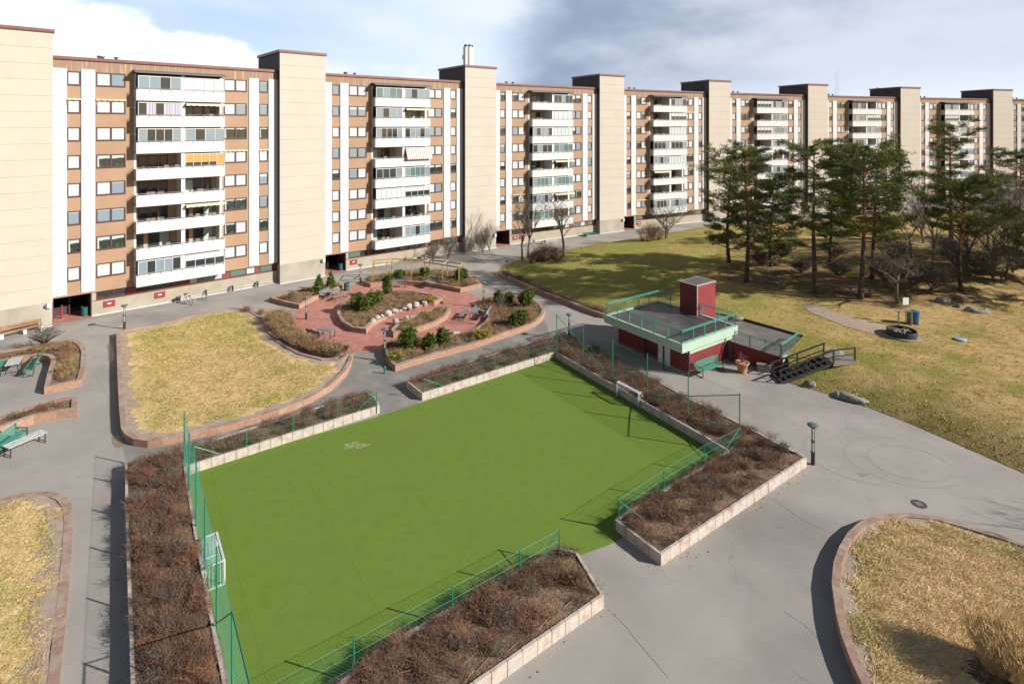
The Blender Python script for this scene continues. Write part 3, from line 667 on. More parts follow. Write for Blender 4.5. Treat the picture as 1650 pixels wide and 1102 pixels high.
grass('grass', 'rough yellow grass on the hill around pavilion, fire pit and pines', HILL, hill, 190000, .12, .011, 6, lambda x, y: np.clip(.06 + .70 * sst(-x + .2 * y, -22, 6) + .20 * pn(x, y, .3) + .35 * np.exp(-(segdist(x, y, E_NEAR) / 1.3) ** 2), 0, .85), .9,
      lambda x, y: (y < 85) & (np.abs(x) < y * 1.0 + 2) & (nr.random(np.shape(x)) < (1.25 - y / 80) * np.where(inpoly(np.column_stack([x, y]), LITP), .28, 1)) & ~inpoly(np.column_stack([x, y]), [(p.x, p.y) for p in PATHP]))
T3 = [M['twig'], M['twigr'], M['branch']]
for k, lab, hg, dn, s in (('F1', 'bare brown shrubs filling the far left pitch planter', .5, 290, 21), ('F6', 'dense reddish-brown bare shrubs in the planter left of the pitch', .52, 400, 22), ('F23', 'bare brown shrubs in the planter behind the far side of the pitch', .5, 240, 23), ('F5', 'bare brown shrubs in the near pitch planter at the bottom', .5, 400, 25)):
    p_, f_, _ = BEDS[k]
    msk = None
    if k == 'F23': _c = G(1000, 830, .5); msk = lambda x, y: ((x - _c.x) * .575 - (y - _c.y) * .818) < 0
    if k == 'F5': msk = lambda x, y: (nr.random(np.shape(x)) < np.where(((x - G(621, 1036).x) * .58 + (y - G(621, 1036).y) * -.815) > 1.7, .42, 1))
    shrubs(k, 'shrub_bed', lab, p_, f_, dn, hg, T3, w=.0065, seed=s, mask=msk)
p_, f_, _ = BEDS['F4']; c0 = G(1000, 830, .5)
# the pruned planter: full shrubs along the fence, cut rows in front
shrubs('F4', 'shrub_bed', 'dark bare shrubs along the fence in the right pitch planter', p_, f_, 340, .5, T3, w=.0065, seed=31, mask=lambda x, y: (((x - c0.x) * .575 - (y - c0.y) * .818) < 1.3 + .3 * pn(x, y, 1)) & (((x - c0.x) * .575 - (y - c0.y) * .818) >= 0))
shrubs('F4b', 'shrub_bed', 'rows of low pruned stems in the front of the right pitch planter', p_, f_, 230, .34, T3, w=.0065, seed=32, mask=lambda x, y: (((x - c0.x) * .575 - (y - c0.y) * .818) >= 1.2) & ((((x - c0.x) * .575 - (y - c0.y) * .818) % .8) < .42))
def stems(key, n, seed, cond, label):
    p_, f_, _ = BEDS[key]; g = np.random.default_rng(seed); P = sample(p_, n * 3, seed); P = P[cond(P[:, 0], P[:, 1])][:n]; mb = MB()
    for q in P:
        ln = g.uniform(.3, .9); u = (PB * g.choice([-1, 1]) + PA * g.uniform(-.35, .35)).normalized(); a = Vector((q[0], q[1], float(f_(q[0:1], q[1:2])[0]) + .05)); c = a + Vector((u.x * ln, u.y * ln, g.uniform(.0, .12)))
        if inpoly([(c.x, c.y)], p_)[0]: mb.tube(a, c, .0065, .005, 4)
    tag(mb.build('cut_stems', M['twigp']), label, 'cut stems', kind='stuff')
stems('F4', 45, 5, lambda x, y: ((x - c0.x) * .575 - (y - c0.y) * .818) >= 1.2, 'cut orange-brown stems lying in the right pitch planter')
stems('F5', 30, 6, lambda x, y: ((x - G(621, 1036).x) * .58 - (y - G(621, 1036).y) * .815) > 1.4, 'cut orange-brown stems lying in the near pitch planter')
# low plants in the plaza planters
for k, lab, hg, dn, s in (('D1', 'dry twiggy ground cover in the small planter with two conifers', .28, 100, 41), ('D2', 'yellowish dry plants under the pergola', .5, 130, 42), ('D3', 'dry brown perennials in the central plaza planter', .3, 130, 43), ('D4', 'dry straw-coloured perennials in the crescent planter', .28, 130, 44), ('D5', 'dry perennials and grasses in the large right plaza planter', .34, 130, 45), ('E', 'bare brown bushes and dead leaves in the long bed below the hill', .5, 110, 46)):
    p_, f_, _ = BEDS[k]; shrubs(k, 'perennials', lab, p_, f_, dn, hg, [M['twigp'], M['twigg'], M['twig']] if k not in ('D2', 'D4', 'E') else ([M['twigg'], M['twigp'], M['conif']] if k != 'E' else [M['twig'], M['twigg'], M['branch']]), w=.010, seed=s, cat='perennials')
HEDG = smooth([(*G(p[0], p[1], .42).xy, 0) for p in [(427, 506), (470, 505), (472, 525), (482, 539), (500, 549), (533, 560), (566, 562), (556, 571), (525, 572), (497, 568), (467, 556), (445, 540), (433, 528)]])
_hA = lambda x, y: np.full(np.shape(x), .36)
shrubs('hedge', 'hedge', 'curved russet and brown leafless hedge between raised lawn and red plaza', HEDG, _hA, 420, .66, [M['twigr'], M['twigg']], w=.012, seed=51, kind=None, cat='hedge', cl=2.4)
for q, lab in (((396, 500), 'tiny brown bush at the far corner of the big lawn'), ((420, 505), 'small brown bush next to the far end of the hedge')):
    c = G(*q, .1); ring = [(c.x + .75 * math.cos(t), c.y + .5 * math.sin(t)) for t in np.linspace(0, 6.28, 9)[:-1]]
    shrubs('sb', 'bare_bush', lab, ring, flat(.1), 240, .4, [M['twigr'], M['twig']], w=.01, seed=52, kind=None, cat='bush', cl=3)
p_, f_, _ = BEDS['I1']
shrubs('I1', 'shrub_bed', 'russet leafless shrubs in the bent planter at the left edge', p_, f_, 300, .34, [M['twigr'], M['twigg']], w=.010, seed=61, mask=lambda x, y: segdist(x, y, [tuple(q[:2]) for q in p_] + [tuple(p_[0][:2])]) > .38)
p2, f2, _ = BEDS['I2']
shrubs('I2', 'shrub_bed', 'small reddish shrubs in a row in the long planter behind the green bench', p2, f2, 230, .3, [M['twigr'], M['twig']], w=.009, seed=62, mask=lambda x, y: segdist(x, y, [tuple(q[:2]) for q in p2] + [tuple(p2[0][:2])]) > .30)
# ================================================================== apartment row
ST = 2.667
def sill(k): return 3.73 + ST * k          # k = 0 lowest flat storey .. 7
MC = {}
def cached(key, fn):
    if key not in MC: MC[key] = fn()
    return MC[key]
def frame_mesh(w_, h_, n):
    mb = MB(); t = .075
    mb.box(0, w_, -.05, .10, 0, t); mb.box(0, w_, -.05, .10, h_ - t, h_)
    mb.box(0, t, -.05, .10, t, h_ - t); mb.box(w_ - t, w_, -.05, .10, t, h_ - t)
    for i in range(1, n): c = w_ * i / n; mb.box(c - .065, c + .065, -.045, .10, t, h_ - t)
    mb.box(-.03, w_ + .03, -.09, -.052, -.045, .012)
    return mb.mesh('window_frame', M['frame'])
PM = ['g_white', 'g_grey', 'g_dark', 'curtain', 'leafg', 'g_green', 'g_warm']
def pane_mesh(w_, h_, pat, seed):
    mb = MB(); n = len(pat); g = random.Random(seed)
    for i, c in enumerate(pat):
        x0 = w_ * i / n + .065; x1 = w_ * (i + 1) / n - .065; z0, z1 = .07, h_ - .07; y = .045
        if c == 'W': mb.quad((x0, y, z0), (x1, y, z0), (x1, y, z1), (x0, y, z1), m=0)
        elif c == 'G': 
            s = z1 - g.choice([.0, .12, .25, .35])
            mb.quad((x0, y, z0), (x1, y, z0), (x1, y, s), (x0, y, s), m=1)
            if s < z1: mb.quad((x0, y, s), (x1, y, s), (x1, y, z1), (x0, y, z1), m=0)
        elif c == 'H':
            s = z0 + (z1 - z0) * g.uniform(.4, .6); mb.quad((x0, y, z0), (x1, y, z0), (x1, y, s), (x0, y, s), m=2); mb.quad((x0, y, s), (x1, y, s), (x1, y, z1), (x0, y, z1), m=0)
        else:
            mb.quad((x0, y, z0), (x1, y, z0), (x1, y, z1), (x0, y, z1), m=2)
            d_ = .30 if c == 'C' else .14                  # valance
            k = 5
            for j in range(k):
                a = x0 + (x1 - x0) * j / k; b = x0 + (x1 - x0) * (j + 1) / k; s = z1 - d_ - g.uniform(0, .1)
                mb.quad((a, y - .004, s), (b, y - .004, s), (b, y - .004, z1), (a, y - .004, z1), m=3)
            if g.random() < .7:
                mb.quad((x0, y - .003, z0), (x0 + .16, y - .003, z0), (x0 + .12, y - .003, z1 - d_), (x0, y - .003, z1 - d_), m=3)
            for j in range(g.randint(3, 7)):
                a = g.uniform(x0 + .1, x1 - .2); hh = g.uniform(.12, .38); mb.quad((a, y - .006, z0), (a + .10, y - .006, z0), (a + .17, y - .006, z0 + hh * .8), (a + .02, y - .006, z0 + hh), m=4)
    return mb.mesh('pane', [M[x] for x in PM])
def window(parent, u, z, w_, pat, seed, h_=1.3):
    fr = link('window', cached(('f', w_, h_, len(pat)), lambda: frame_mesh(w_, h_, len(pat))), parent, (u, 0, z))
    link('pane', cached(('p', w_, h_, pat, seed % 4), lambda: pane_mesh(w_, h_, pat, seed % 4)), fr)
    return fr
def window_awning(parent, u, z, w_):
    def mk():
        mb = MB(); mb.box(-.05, w_ + .05, -.13, -.03, 1.30, 1.37)
        k = max(4, int(w_ / .22))
        for j in range(k): a = w_ * j / k; mb.box(a, a + w_ / k, -.17, -.15, 1.22 + .03 * (j % 2), 1.36, m=0)
        mb.box(-.05, -.03, -.16, -.12, .75, 1.3); mb.box(w_ + .03, w_ + .05, -.16, -.12, .75, 1.3)
        return mb.mesh('window_awning', M['awny'])
    link('awning', cached(('wa', w_), mk), parent, (u, 0, z))

# facade shell (shared)
FCOL = [(1.08, 2.14, [(1.11, 2.11)]), (3.24, 6.40, [(3.34, 5.70)]), (14.6, 17.40, [(14.82, 17.18)]), (18.50, 19.55, [(18.53, 19.53)])]
STR = ((.03, 1.07), (2.16, 3.22), (17.42, 18.48), (19.57, 20.6))
def facade_mesh(q):
    mb = MB()
    def col(u0, u1, wins):
        z = 2.3
        for k in range(8):
            mb.box(u0, u1, 0, .22, z, sill(k))
            x = u0
            for (a, b) in wins:
                if a > x + .01: mb.box(x, a, 0, .22, sill(k), sill(k) + 1.3)
                x = b
            if u1 > x + .01: mb.box(x, u1, 0, .22, sill(k), sill(k) + 1.3)
            z = sill(k) + 1.3
    if q < 4: col(*FCOL[q])
    else: a, b = ((0, 1.08), (2.14, 3.24), (17.40, 18.50), (19.55, 20.6))[q - 4]; mb.box(a, b, 0, .22, 2.3, 23.70)
    return mb.mesh('facade_panels', M['brown'])
def fascia_mesh():
    mb = MB(); mb.box(0, 6.40, -.012, .25, 23.70, 24.76); mb.box(14.6, 20.6, -.012, .25, 23.70, 24.76); mb.box(6.40, 14.6, -.012, .25, 24.0, 24.76)
    return mb.mesh('fascia', M['fascia'])
def stripes_mesh(q):
    mb = MB()
    for a, b in (STR[q],):
        z = 2.45
        for i in range(8):
            z1 = 23.95 if i == 7 else 2.45 + ST * (i + 1) + .05; mb.box(a, b, -.09, -.002, z + .008, z1 - .008); z = z1
    return mb.mesh('white_stripes', M['white'])
def coping_mesh():
    mb = MB(); mb.box(-.0, 20.6, -.14, .35, 24.765, 25.08); mb.box(-.0, 20.6, -.17, -.141, 24.80, 24.88); return mb.mesh('coping', M['maroon'])
def core_mesh():
    mb = MB(); mb.box(0, 6.38, .225, 12, 2.42, 24.9); mb.box(6.38, 14.62, 1.35, 12, 2.42, 24.9); mb.box(14.62, 20.6, .225, 12, 2.42, 24.9)
    mb.box(3.02, 20.6, .42, 12, 0, 2.415); mb.box(0, 3.02, 6.0, 12, 0, 2.415)
    mb.box(0, 6.38, .03, .22, 2.30, 2.42); mb.box(6.38, 20.6, .03, .42, 2.30, 2.30 + .11)
    return mb.mesh('wall', M['loggia'])
def plinth_mesh():
    mb = MB(); mb.box(2.98, 20.6, .12, .41, 0, 1.42); mb.box(2.98, 3.30, .12, .41, 1.42, 2.30)
    return mb.mesh('plinth', M['plinth'])
def band_mesh():
    mb = MB(); mb.box(3.30, 20.6, .24, .41, 1.47, 2.30); mb.box(2.99, 20.6, .06, .40, 1.425, 1.468)
    return mb.mesh('basement_band', M['maroonwall'])
def strip_mesh():
    mb = MB(); mb.box(3.0, 20.6, -.10, .115, -.01, .05); return mb.mesh('base_strip', M['whiteplain'])
def passage_mesh():
    mb = MB(); mb.box(0, 3.0, 5.2, 5.9, 0, 2.41); mb.box(2.9, 2.975, .13, 5.2, 0, 2.3); mb.box(.02, .10, .3, 5.2, 0, 2.3); mb.box(1.35, 1.45, 2.2, 5.2, 0, 2.3); mb.box(.1, 1.3, 2.4, 2.46, 0, .9, m=0)
    mb.box(0.2, 1.1, 5.12, 5.19, 0.0, 2.1, m=1); mb.box(1.7, 2.6, 5.12, 5.19, 0.0, 2.1, m=1)
    return mb.mesh('entrance_passage', [M['passage'], M['g_dark']])
def pfloor_mesh():
    mb = MB(); mb.box(.02, 2.92, -.5, 5.2, -.01, .014); return mb.mesh('passage_floor', M['paving'])
def roof_mesh():
    mb = MB(); mb.box(0, 20.6, .36, 12, 24.91, 24.98)
    g = random.Random(4)
    for i in range(5): x = g.uniform(1, 19); y = g.uniform(2, 10); mb.tube((x, y, 24.98), (x, y, 25.5 + g.random() * .25), .14, .14, 8); mb.tube((x, y, 25.5), (x, y, 25.56), .25, .25, 8)
    return mb.mesh('roof', M['roofdark'])
def balcony_mesh():
    # slab, parapet with a downstand, divider pier, side wall
    mb = MB(); U0, U1 = 6.45, 14.6
    mb.box(U0, U1, -1.1, -1.02, 0, 1.14, m=0); mb.box(U0, U0 + .07, -1.02, .02, 0, 1.14, m=0); mb.box(U1 - .07, U1, -1.02, -.01, 0, 1.14, m=0)
    mb.box(U0 + .07, U1 - .07, -1.02, 1.34, .06, .24, m=2)
    mb.box(10.44, 10.80, -.90, 1.34, .24, ST + .05, m=1); mb.box(14.35, 14.60, .0, 1.34, .24, ST + .05, m=1); mb.box(6.40, 6.6, .0, 1.34, .24, ST + .05, m=1)
    return mb.mesh('balcony', [M['whitep'], M['whiteplain'], M['loggia2']])
def rail_mesh():
    mb = MB()
    mb.tube((6.5, -1.13, 1.28), (14.56, -1.13, 1.28), .025, n=5); mb.tube((6.42, -1.13, 1.28), (6.42, .0, 1.28), .025, n=5)
    for i in range(9): x = 6.6 + i * .985; mb.box(x - .02, x + .02, -1.15, -1.105, 1.0, 1.28)
    return mb.mesh('railing', M['metal'])
def canopy_mesh():
    mb = MB(); i = 6.3
    mb.obox((10.5, -.62, 24.02), (4.2, 0, 0), (0, .68, .10), (0, -.006, .05)); mb.box(6.3, 14.7, -1.33, -1.27, 23.80, 23.95); 
    return mb.mesh('canopy', M['canopy'])
def cell_back(seed):
    # loggia back wall: balcony door and window
    g = random.Random(seed); mb = MB(); W_ = 3.6; k = seed % 3
    wx = (.3, 2.1) if k != 1 else (1.2, 3.2)
    mb.box(wx[0], wx[1], -.04, .0, .35, 2.15, m=1); mb.box(wx[0] + .07, (wx[0] + wx[1]) / 2 - .04, -.05, -.041, .42, 2.08, m=0 if k else 2); mb.box((wx[0] + wx[1]) / 2 + .04, wx[1] - .07, -.05, -.041, .42, 2.08, m=2 if k == 1 else 0)
    dx_ = wx[1] + .12 if k != 1 else .02; mb.box(dx_, dx_ + .78, -.045, .0, .05, 2.15, m=1); mb.box(dx_ + .1, dx_ + .68, -.055, -.046, .5, 2.05, m=0)
    return mb.mesh('balcony_door', [M['g_dark'], M['frame'], M['curtain']])
def glaz(kind, seed):
    # glazing above the parapet, 3.7 m wide, local x from 0, z from parapet top
    g = random.Random(seed); W_ = 3.78; hh = 1.37; mb = MB(); n = 4 + seed % 2
    tops = {'clear': 'g_grey', 'white': 'g_white', 'dark': 'g_dark', 'green': 'g_green', 'orange': 'orange', 'purple': 'purple', 'half': 'g_white'}
    mb.box(0, W_, -.05, .05, 0, .06, m=0); mb.box(0, W_, -.05, .05, hh - .07, hh, m=0)
    for i in range(n + 1): x = W_ * i / n; x = min(max(x, .02), W_ - .02); mb.box(x - .022, x + .022, -.04, .04, .06, hh - .07, m=0)
    for i in range(n):
        a, b = W_ * i / n + .022, W_ * (i + 1) / n - .022
        if kind == 'orange': s = .25 + .12 * (i % 2 == 0); s = .06 if i == n - 1 else .45; mb.quad((a, 0, .06), (b, 0, .06), (b, 0, s), (a, 0, s), m=2) if s > .1 else None; mb.quad((a, 0, s), (b, 0, s), (b, 0, hh - .07), (a, 0, hh - .07), m=1)
        elif kind == 'half': s = .75; mb.quad((a, 0, .06), (b, 0, .06), (b, 0, s), (a, 0, s), m=2); mb.quad((a, 0, s), (b, 0, s), (b, 0, hh - .07), (a, 0, hh - .07), m=1)
        elif kind == 'purple':
            mb.quad((a, 0, .06), (b, 0, .06), (b, 0, hh - .07), (a, 0, hh - .07), m=2)
            if i not in (0, n // 2): 
                for j in range(3): c = a + (b - a) * j / 3; mb.quad((c, -.012 - .01 * (j % 2), .08), (c + (b - a) / 3.4, -.02 + .008 * (j % 2), .08), (c + (b - a) / 3.4, -.02 + .008 * (j % 2), hh - .1), (c, -.012 - .01 * (j % 2), hh - .1), m=1)
        elif kind == 'clear' and (i + seed) % 3 == 0: mb.quad((a, 0, .06), (b, 0, .06), (b, 0, hh - .07), (a, 0, hh - .07), m=2)
        elif kind in ('dark', 'green') and (i + seed) % 4 == 1: mb.quad((a, 0, .06), (b, 0, .06), (b, 0, hh - .07), (a, 0, hh - .07), m=3)
        else: mb.quad((a, 0, .06), (b, 0, .06), (b, 0, hh - .07), (a, 0, hh - .07), m=1)
    return mb.mesh('glazing', [M['whiteplain'], M[tops[kind]], M['g_dark'], M['g_grey']])
def awn(kind):
    mb = MB(); W_ = 3.9
    if kind == 'valance':
        mb.obox((W_ / 2, -.15, 1.33), (W_ / 2, 0, 0), (0, .22, .04), (0, 0, .015))
        for j in range(14): a = W_ * j / 14; mb.box(a, a + W_ / 14, -.38, -.365, 1.10 + .035 * (j % 2), 1.29)
    else:
        mb.quad((0, .02, 1.4), (W_, .02, 1.4), (W_, -.55, -.02), (0, -.55, -.02)); mb.quad((0, -.55, -.02), (W_, -.55, -.02), (W_, -.55, -.2), (0, -.55, -.2)); mb.tube((0, -.55, -.02), (W_, -.55, -.02), .03, n=5)
    return mb.mesh('awning', M['awny'] if kind == 'valance' else M['awns'])
def furniture(seed):
    # things a tenant keeps against the parapet: table top, chair backs, pots
    g = random.Random(seed); mb = MB()
    for j in range(4):
        x = g.uniform(.2, 3.3); k = g.choice((0, 0, 1, 1, 2, 2, 2, 3 if seed % 3 == 0 else 1))
        if k == 0: mb.box(x, x + .5, .1, .6, .98, 1.02, m=0); mb.box(x + .22, x + .27, .3, .35, .0, .98, m=0)
        elif k == 1: mb.box(x, x + .42, .2, .24, .9, 1.42, m=1); mb.box(x, x + .42, .24, .6, .85, .9, m=1)
        else:
            mb.tube((x, .2, .98), (x, .2, 1.16), .09, .12, 7, m=3)
            for q in range(6): mb.quad((x, .2, 1.14), (x + g.uniform(-.16, .16), .2 + g.uniform(-.1, .1), 1.3 + g.random() * .15), (x + g.uniform(-.2, .2), .2, 1.25 + g.random() * .15), m=2 if k == 2 else 4)
    return mb.mesh('balcony_furniture', [M['whiteplain'], M['oldwood'], M['leafg'], M['terra'], M['redfl']])
def base_win(w_, m):
    mb = MB(); mb.box(0, w_, -.035, .0, 0, .70, m=0); mb.box(.05, w_ - .05, -.045, -.036, .06, .64, m=1); return mb.mesh('basement_window', [M['frame'], M[m]])
def cabinet_mesh():
    mb = MB(); mb.box(0, .95, -.05, .0, 0, .62, m=0); mb.box(.05, .90, -.062, -.051, .05, .57, m=0); mb.box(.32, .64, -.07, -.063, .28, .40, m=1); return mb.mesh('red_hatch', [M['redbox'], M['whiteplain']])

def apartment_block(i, S, E, off, label, w1, w2, w4, w5, cells, seed):
    dd = Vector((E[0] - S[0], E[1] - S[1])); Lg = dd.length; dd.normalize(); th = math.atan2(dd.y, dd.x)
    inw = Vector((-dd.y, dd.x)); o = Vector(S) + inw * off
    root = empty('apartment_block', (o.x, o.y, 0), th, label=label, cat='apartment block', group='apartment blocks of the curved row'); root.scale = (Lg / 20.6, 1, 1)
    g = random.Random(seed)
    for nm, fn in (('fascia', fascia_mesh), ('coping', coping_mesh), ('wall', core_mesh), ('plinth', plinth_mesh), ('basement_band', band_mesh), ('base_strip', strip_mesh), ('entrance_passage', passage_mesh), ('passage_floor', pfloor_mesh), ('roof', roof_mesh), ('balcony_canopy', canopy_mesh)):
        link(nm, cached(nm, fn), root)
    for q in range(8): link('facade_panel', cached(('fp', q), lambda: facade_mesh(q)), root)
    for q in range(4): link('white_stripe', cached(('ws', q), lambda: stripes_mesh(q)), root)
    for k in range(8):
        r = 7 - k
        for u, w_, col_ in ((1.11, 1.0, w1), (3.34, 2.36, w2), (14.82, 2.36, w4), (18.53, 1.0, w5)):
            window(root, u, sill(k), w_, col_[r], g.randint(0, 3))
            if (i == 0 and r == 1 and u < 5) or (i not in (0, 1) and g.random() < .05 and w_ > 2) or (i == 0 and r == 3 and u > 14): window_awning(root, u, sill(k), w_)
        b = link('balcony', cached('balcony', balcony_mesh), root, (0, 0, 2.36 + ST * k)); link('railing', cached('rail', rail_mesh), b)
        for side in (0, 1):
            kind = cells[r * 2 + side]; x0 = 6.62 if side == 0 else 10.82; sd = g.randint(0, 5)
            dr = link('balcony_door', cached(('door', sd % 3), lambda: cell_back(sd % 3)), root, (x0, 1.345, 2.36 + ST * k + .2))
            if kind in ('clear', 'white', 'dark', 'green', 'orange', 'purple', 'half'):
                link('glazing', cached(('gl', kind, sd), lambda: glaz(kind, sd)), b, (x0 if side == 0 else x0 - .02, -.93, 1.15))
            if kind in ('valance', 'down'): link('awning', cached(('aw', kind), lambda: awn(kind)), b, (x0 - .1 * (side == 0), -1.0, 1.13))
            if kind in ('open', 'valance', 'furn'): link('furniture', cached(('fu', sd), lambda: furniture(sd)), b, (x0, -.9, 0.0))
    x = 3.42; pat = [(1.35, 'g_dark'), (.95, 'g_dark'), (None, .9), (1.5, 'g_dark'), (1.5, 'g_dark'), (.9, 'g_dark'), (None, .8), (.8, 'g_white'), (1.6, 'g_green'), (.8, 'g_white'), (None, .8), (1.7, 'g_green'), (.9, 'g_white'), (None, .6), (1.4, 'g_green'), (.9, 'g_grey')]
    if i % 2: pat = [(1.5, 'g_green'), (1.0, 'g_dark'), (None, .6), (1.2, 'g_dark'), (1.4, 'g_dark'), (.9, 'g_dark'), (None, .5), (1.3, 'g_green'), (1.6, 'g_green'), (1.0, 'g_dark'), (None, .4), (1.7, 'g_dark'), (.9, 'g_dark'), (None, .4), (1.4, 'g_green'), (1.1, 'g_dark')]
    for a, b in pat:
        if a is None: x += b; continue
        if x + a > 20.5: break
        link('basement_window', cached(('bw', a, b), lambda: base_win(a, b)), root, (x, .238, 1.53)); x += a + .02
    for j, u in enumerate((3.9, 8.2) if i == 0 else (3.5,) if i != 2 else (3.5, 4.7)):
        link('red_hatch', cached('hatch', cabinet_mesh), root, (u, .118, .62))
    return root, th
def cols(s): return s.split()
def rcols(g, n): return [''.join(g.choices('WGDHC', (45, 27, 16, 7, 5), k=n)) for _ in range(8)]
BL = [dict(label='leftmost apartment block, lilac curtain and orange blinds on its upper balconies', w1=cols('W W W W W G C W'), w2=cols('WG WW WW CC WG GG CC WW'), w4=cols('WW WG DD WW WW DD DW WW'), w5=cols('G G D W G G D W'),
           cells=['clear', 'white', 'purple', 'valance', 'dark', 'clear', 'open', 'orange', 'open', 'furn', 'furn', 'valance', 'furn', 'open', 'clear', 'half']),
      dict(label='second apartment block from the left, one balcony with a lowered pink-striped awning', w1=cols('G G W G H W W W'), w2=cols('WW GG WW GG GW WW WW WW'), w4=cols('WW WG GG WW CC WG WW DD'), w5=cols('W H W W D W W D'),
           cells=['green', 'clear', 'clear', 'valance', 'dark', 'clear', 'open', 'down', 'dark', 'green', 'white', 'half', 'furn', 'open', 'furn', 'clear'])]
LB = ['third apartment block from the left, behind the leafless tree with a round crown', 'fourth apartment block from the left, tawny bush and bare sapling before its basement', 'fifth apartment block from the left, lower half behind the first pines', 'sixth apartment block from the left, just left of the roof mast foot', 'seventh apartment block from the left, behind the tallest thin pine', 'last apartment block at the right edge, only its left end in view']
KINDS = ['open', 'furn', 'clear', 'white', 'dark', 'green', 'half', 'valance', 'orange']
for i in range(2, 8):
    g = random.Random(50 + i); BL.append(dict(label=LB[i - 2], w1=rcols(g, 1), w2=rcols(g, 2), w4=rcols(g, 2), w5=rcols(g, 1), cells=[g.choices(KINDS, (22, 12, 20, 8, 16, 12, 7, 6, 1))[0] for _ in range(16)]))
BANG = []
for i, b in enumerate(BL):
    S, E = PTS[i * 2], PTS[i * 2 + 1]; r_, th_ = apartment_block(i, S, E, .8, seed=i + 3, **b); BANG.append(th_)

# stair towers
def tower(i, Lf, Rt, label):
    dd = Vector((Rt[0] - Lf[0], Rt[1] - Lf[1])); W_ = dd.length; th = math.atan2(dd.y, dd.x)
    root = empty('stair_tower', (Lf[0], Lf[1], 0), th, label=label, cat='stair tower', group='stair towers of the curved row')
    cl = MB(); nP = 17; z = 2.2; hp = (27.1 - 2.2) / nP
    for k in range(nP): cl.box(0, W_, 0, .14, z + .011, z + hp - .011); z += hp
    cl.box(.02, W_ - .02, .03, .13, 2.2, 27.1); cl.build('cladding', M['cream'], root)
    b = MB(); b.box(.03, W_ - .03, .03, 1.2, 0, 2.2); b.build('concrete_base', M['concrete'], root)
    s = MB(); s.box(.02, W_ - .02, .141, 7.9, 2.201, 27.05); s.build('dark_walls', M['darkbrown'], root)
    c = MB(); c.box(-.12, W_ + .12, -.12, 8.0, 27.1, 27.42); c.box(-.15, W_ + .15, -.15, -.121, 27.16, 27.22); c.build('coping', M['maroon'], root)
    v = MB(); g = random.Random(i)
    for k in range(3): x = g.uniform(.6, W_ - .6); y = 3 + k * 1.6; v.box(x - .25, x + .25, y - .2, y + .2, 27.42, 27.55 + g.random() * .15)
    v.build('roof_vents', M['metal'], root)
    st = MB(); st.box(0, W_, -.14, .0, -.01, .05); st.build('base_strip', M['whiteplain'], root)
    if i >= 0:
        l_ = MB(); l_.box(W_ - .42, W_ - .1, -.22, .029, 1.75, 2.15); l_.obox((W_ - .5, -.12, 1.95), (.06, 0, 0), (0, .08, 0), (0, 0, .12), m=1); l_.build('wall_lamp', [M['whiteplain'], M['grey']], root)
    return root
T0R = Vector(PTS[0]); a0 = R(43); T0L = T0R - Vector((math.cos(a0), math.sin(a0))) * 5.5
TL = ['cream stair tower cut by the left edge of the picture, timber bench at its foot', 'second stair tower from the left, between the first two blocks in full view', 'third stair tower from the left, with white chimney pipes on its roof', 'fourth stair tower from the left, behind the round-crowned bare tree', 'fifth stair tower from the left, rising behind the first pines', 'sixth stair tower from the left, left of the roof mast', 'seventh stair tower from the left, above the middle pines', 'eighth stair tower from the left, the one nearest the right edge']
tower(0, T0L, T0R, TL[0])
TW = []
for k in range(7): TW.append(tower(k + 1, PTS[1 + 2 * k], PTS[2 + 2 * k], TL[k + 1]))
# chimney pipes on the third tower
p = Vector(PTS[3]).lerp(Vector(PTS[4]), .5); th = BANG[1]; inw = Vector((-math.sin(th), math.cos(th))); p = p + inw * 3.5 + Vector((math.cos(th), math.sin(th))) * .1
ch = empty('chimney', (p.x, p.y, 27.42), th, label='cluster of tall white chimney pipes with brown seams on a stair tower roof', cat='chimney')
for k, (x, y) in enumerate(((-.55, 0), (.0, -.22), (.55, .02))):
    m = MB(); m.tube((x, y, 0), (x, y, 3.15 + .1 * (k == 1)), .36, .36, 14, m=0); m.tube((x, y, 3.15), (x, y, 3.5), .22, .24, 12, m=1); m.build('pipe', [M['whiteplain'], M['black']], ch, smooth=False)
m = MB(); m.box(-.36, -.24, -.42, -.30, 0, 3.1); m.box(.22, .36, -.46, -.34, 0, 3.1); m.build('brown_seam', M['brown'], ch)
m = MB(); m.box(-1.08, -.98, -.1, .1, 1.2, 1.9); m.box(-1.0, -.9, -.05, .05, 1.3, 1.5); m.build('junction_box', M['grey'], ch)
# lattice mast far behind the roofs
mp = Vector(((1347 - 825) / FPX * 190, 190)); m = MB()
for dx_ in (-.5, .5):
    m.tube((dx_, 0, 0), (dx_ * .4, 0, 26), .09, .05, 5); 
for z in range(0, 26, 2): m.tube((-.5 + z * .012, 0, z), (.5 - (z + 2) * .012, 0, z + 2), .04, n=4)
m.tube((0, 0, 26), (0, 0, 37), .07, .03, 5); m.tube((.9, .3, 22), (.9, .3, 38.0), .04, .03, 4); m.tube((.5, 0, 22), (.9, .3, 22.2), .04, n=4); m.tube((-.9, 0, 23), (-.9, 0, 27.5), .12, n=5); m.tube((-.5, 0, 24), (-.9, 0, 24), .05, n=4)
tag(m.build('radio_mast', M['metal'], loc=(mp.x, mp.y, 0)), 'thin grey radio mast rising behind the roofs', 'mast')
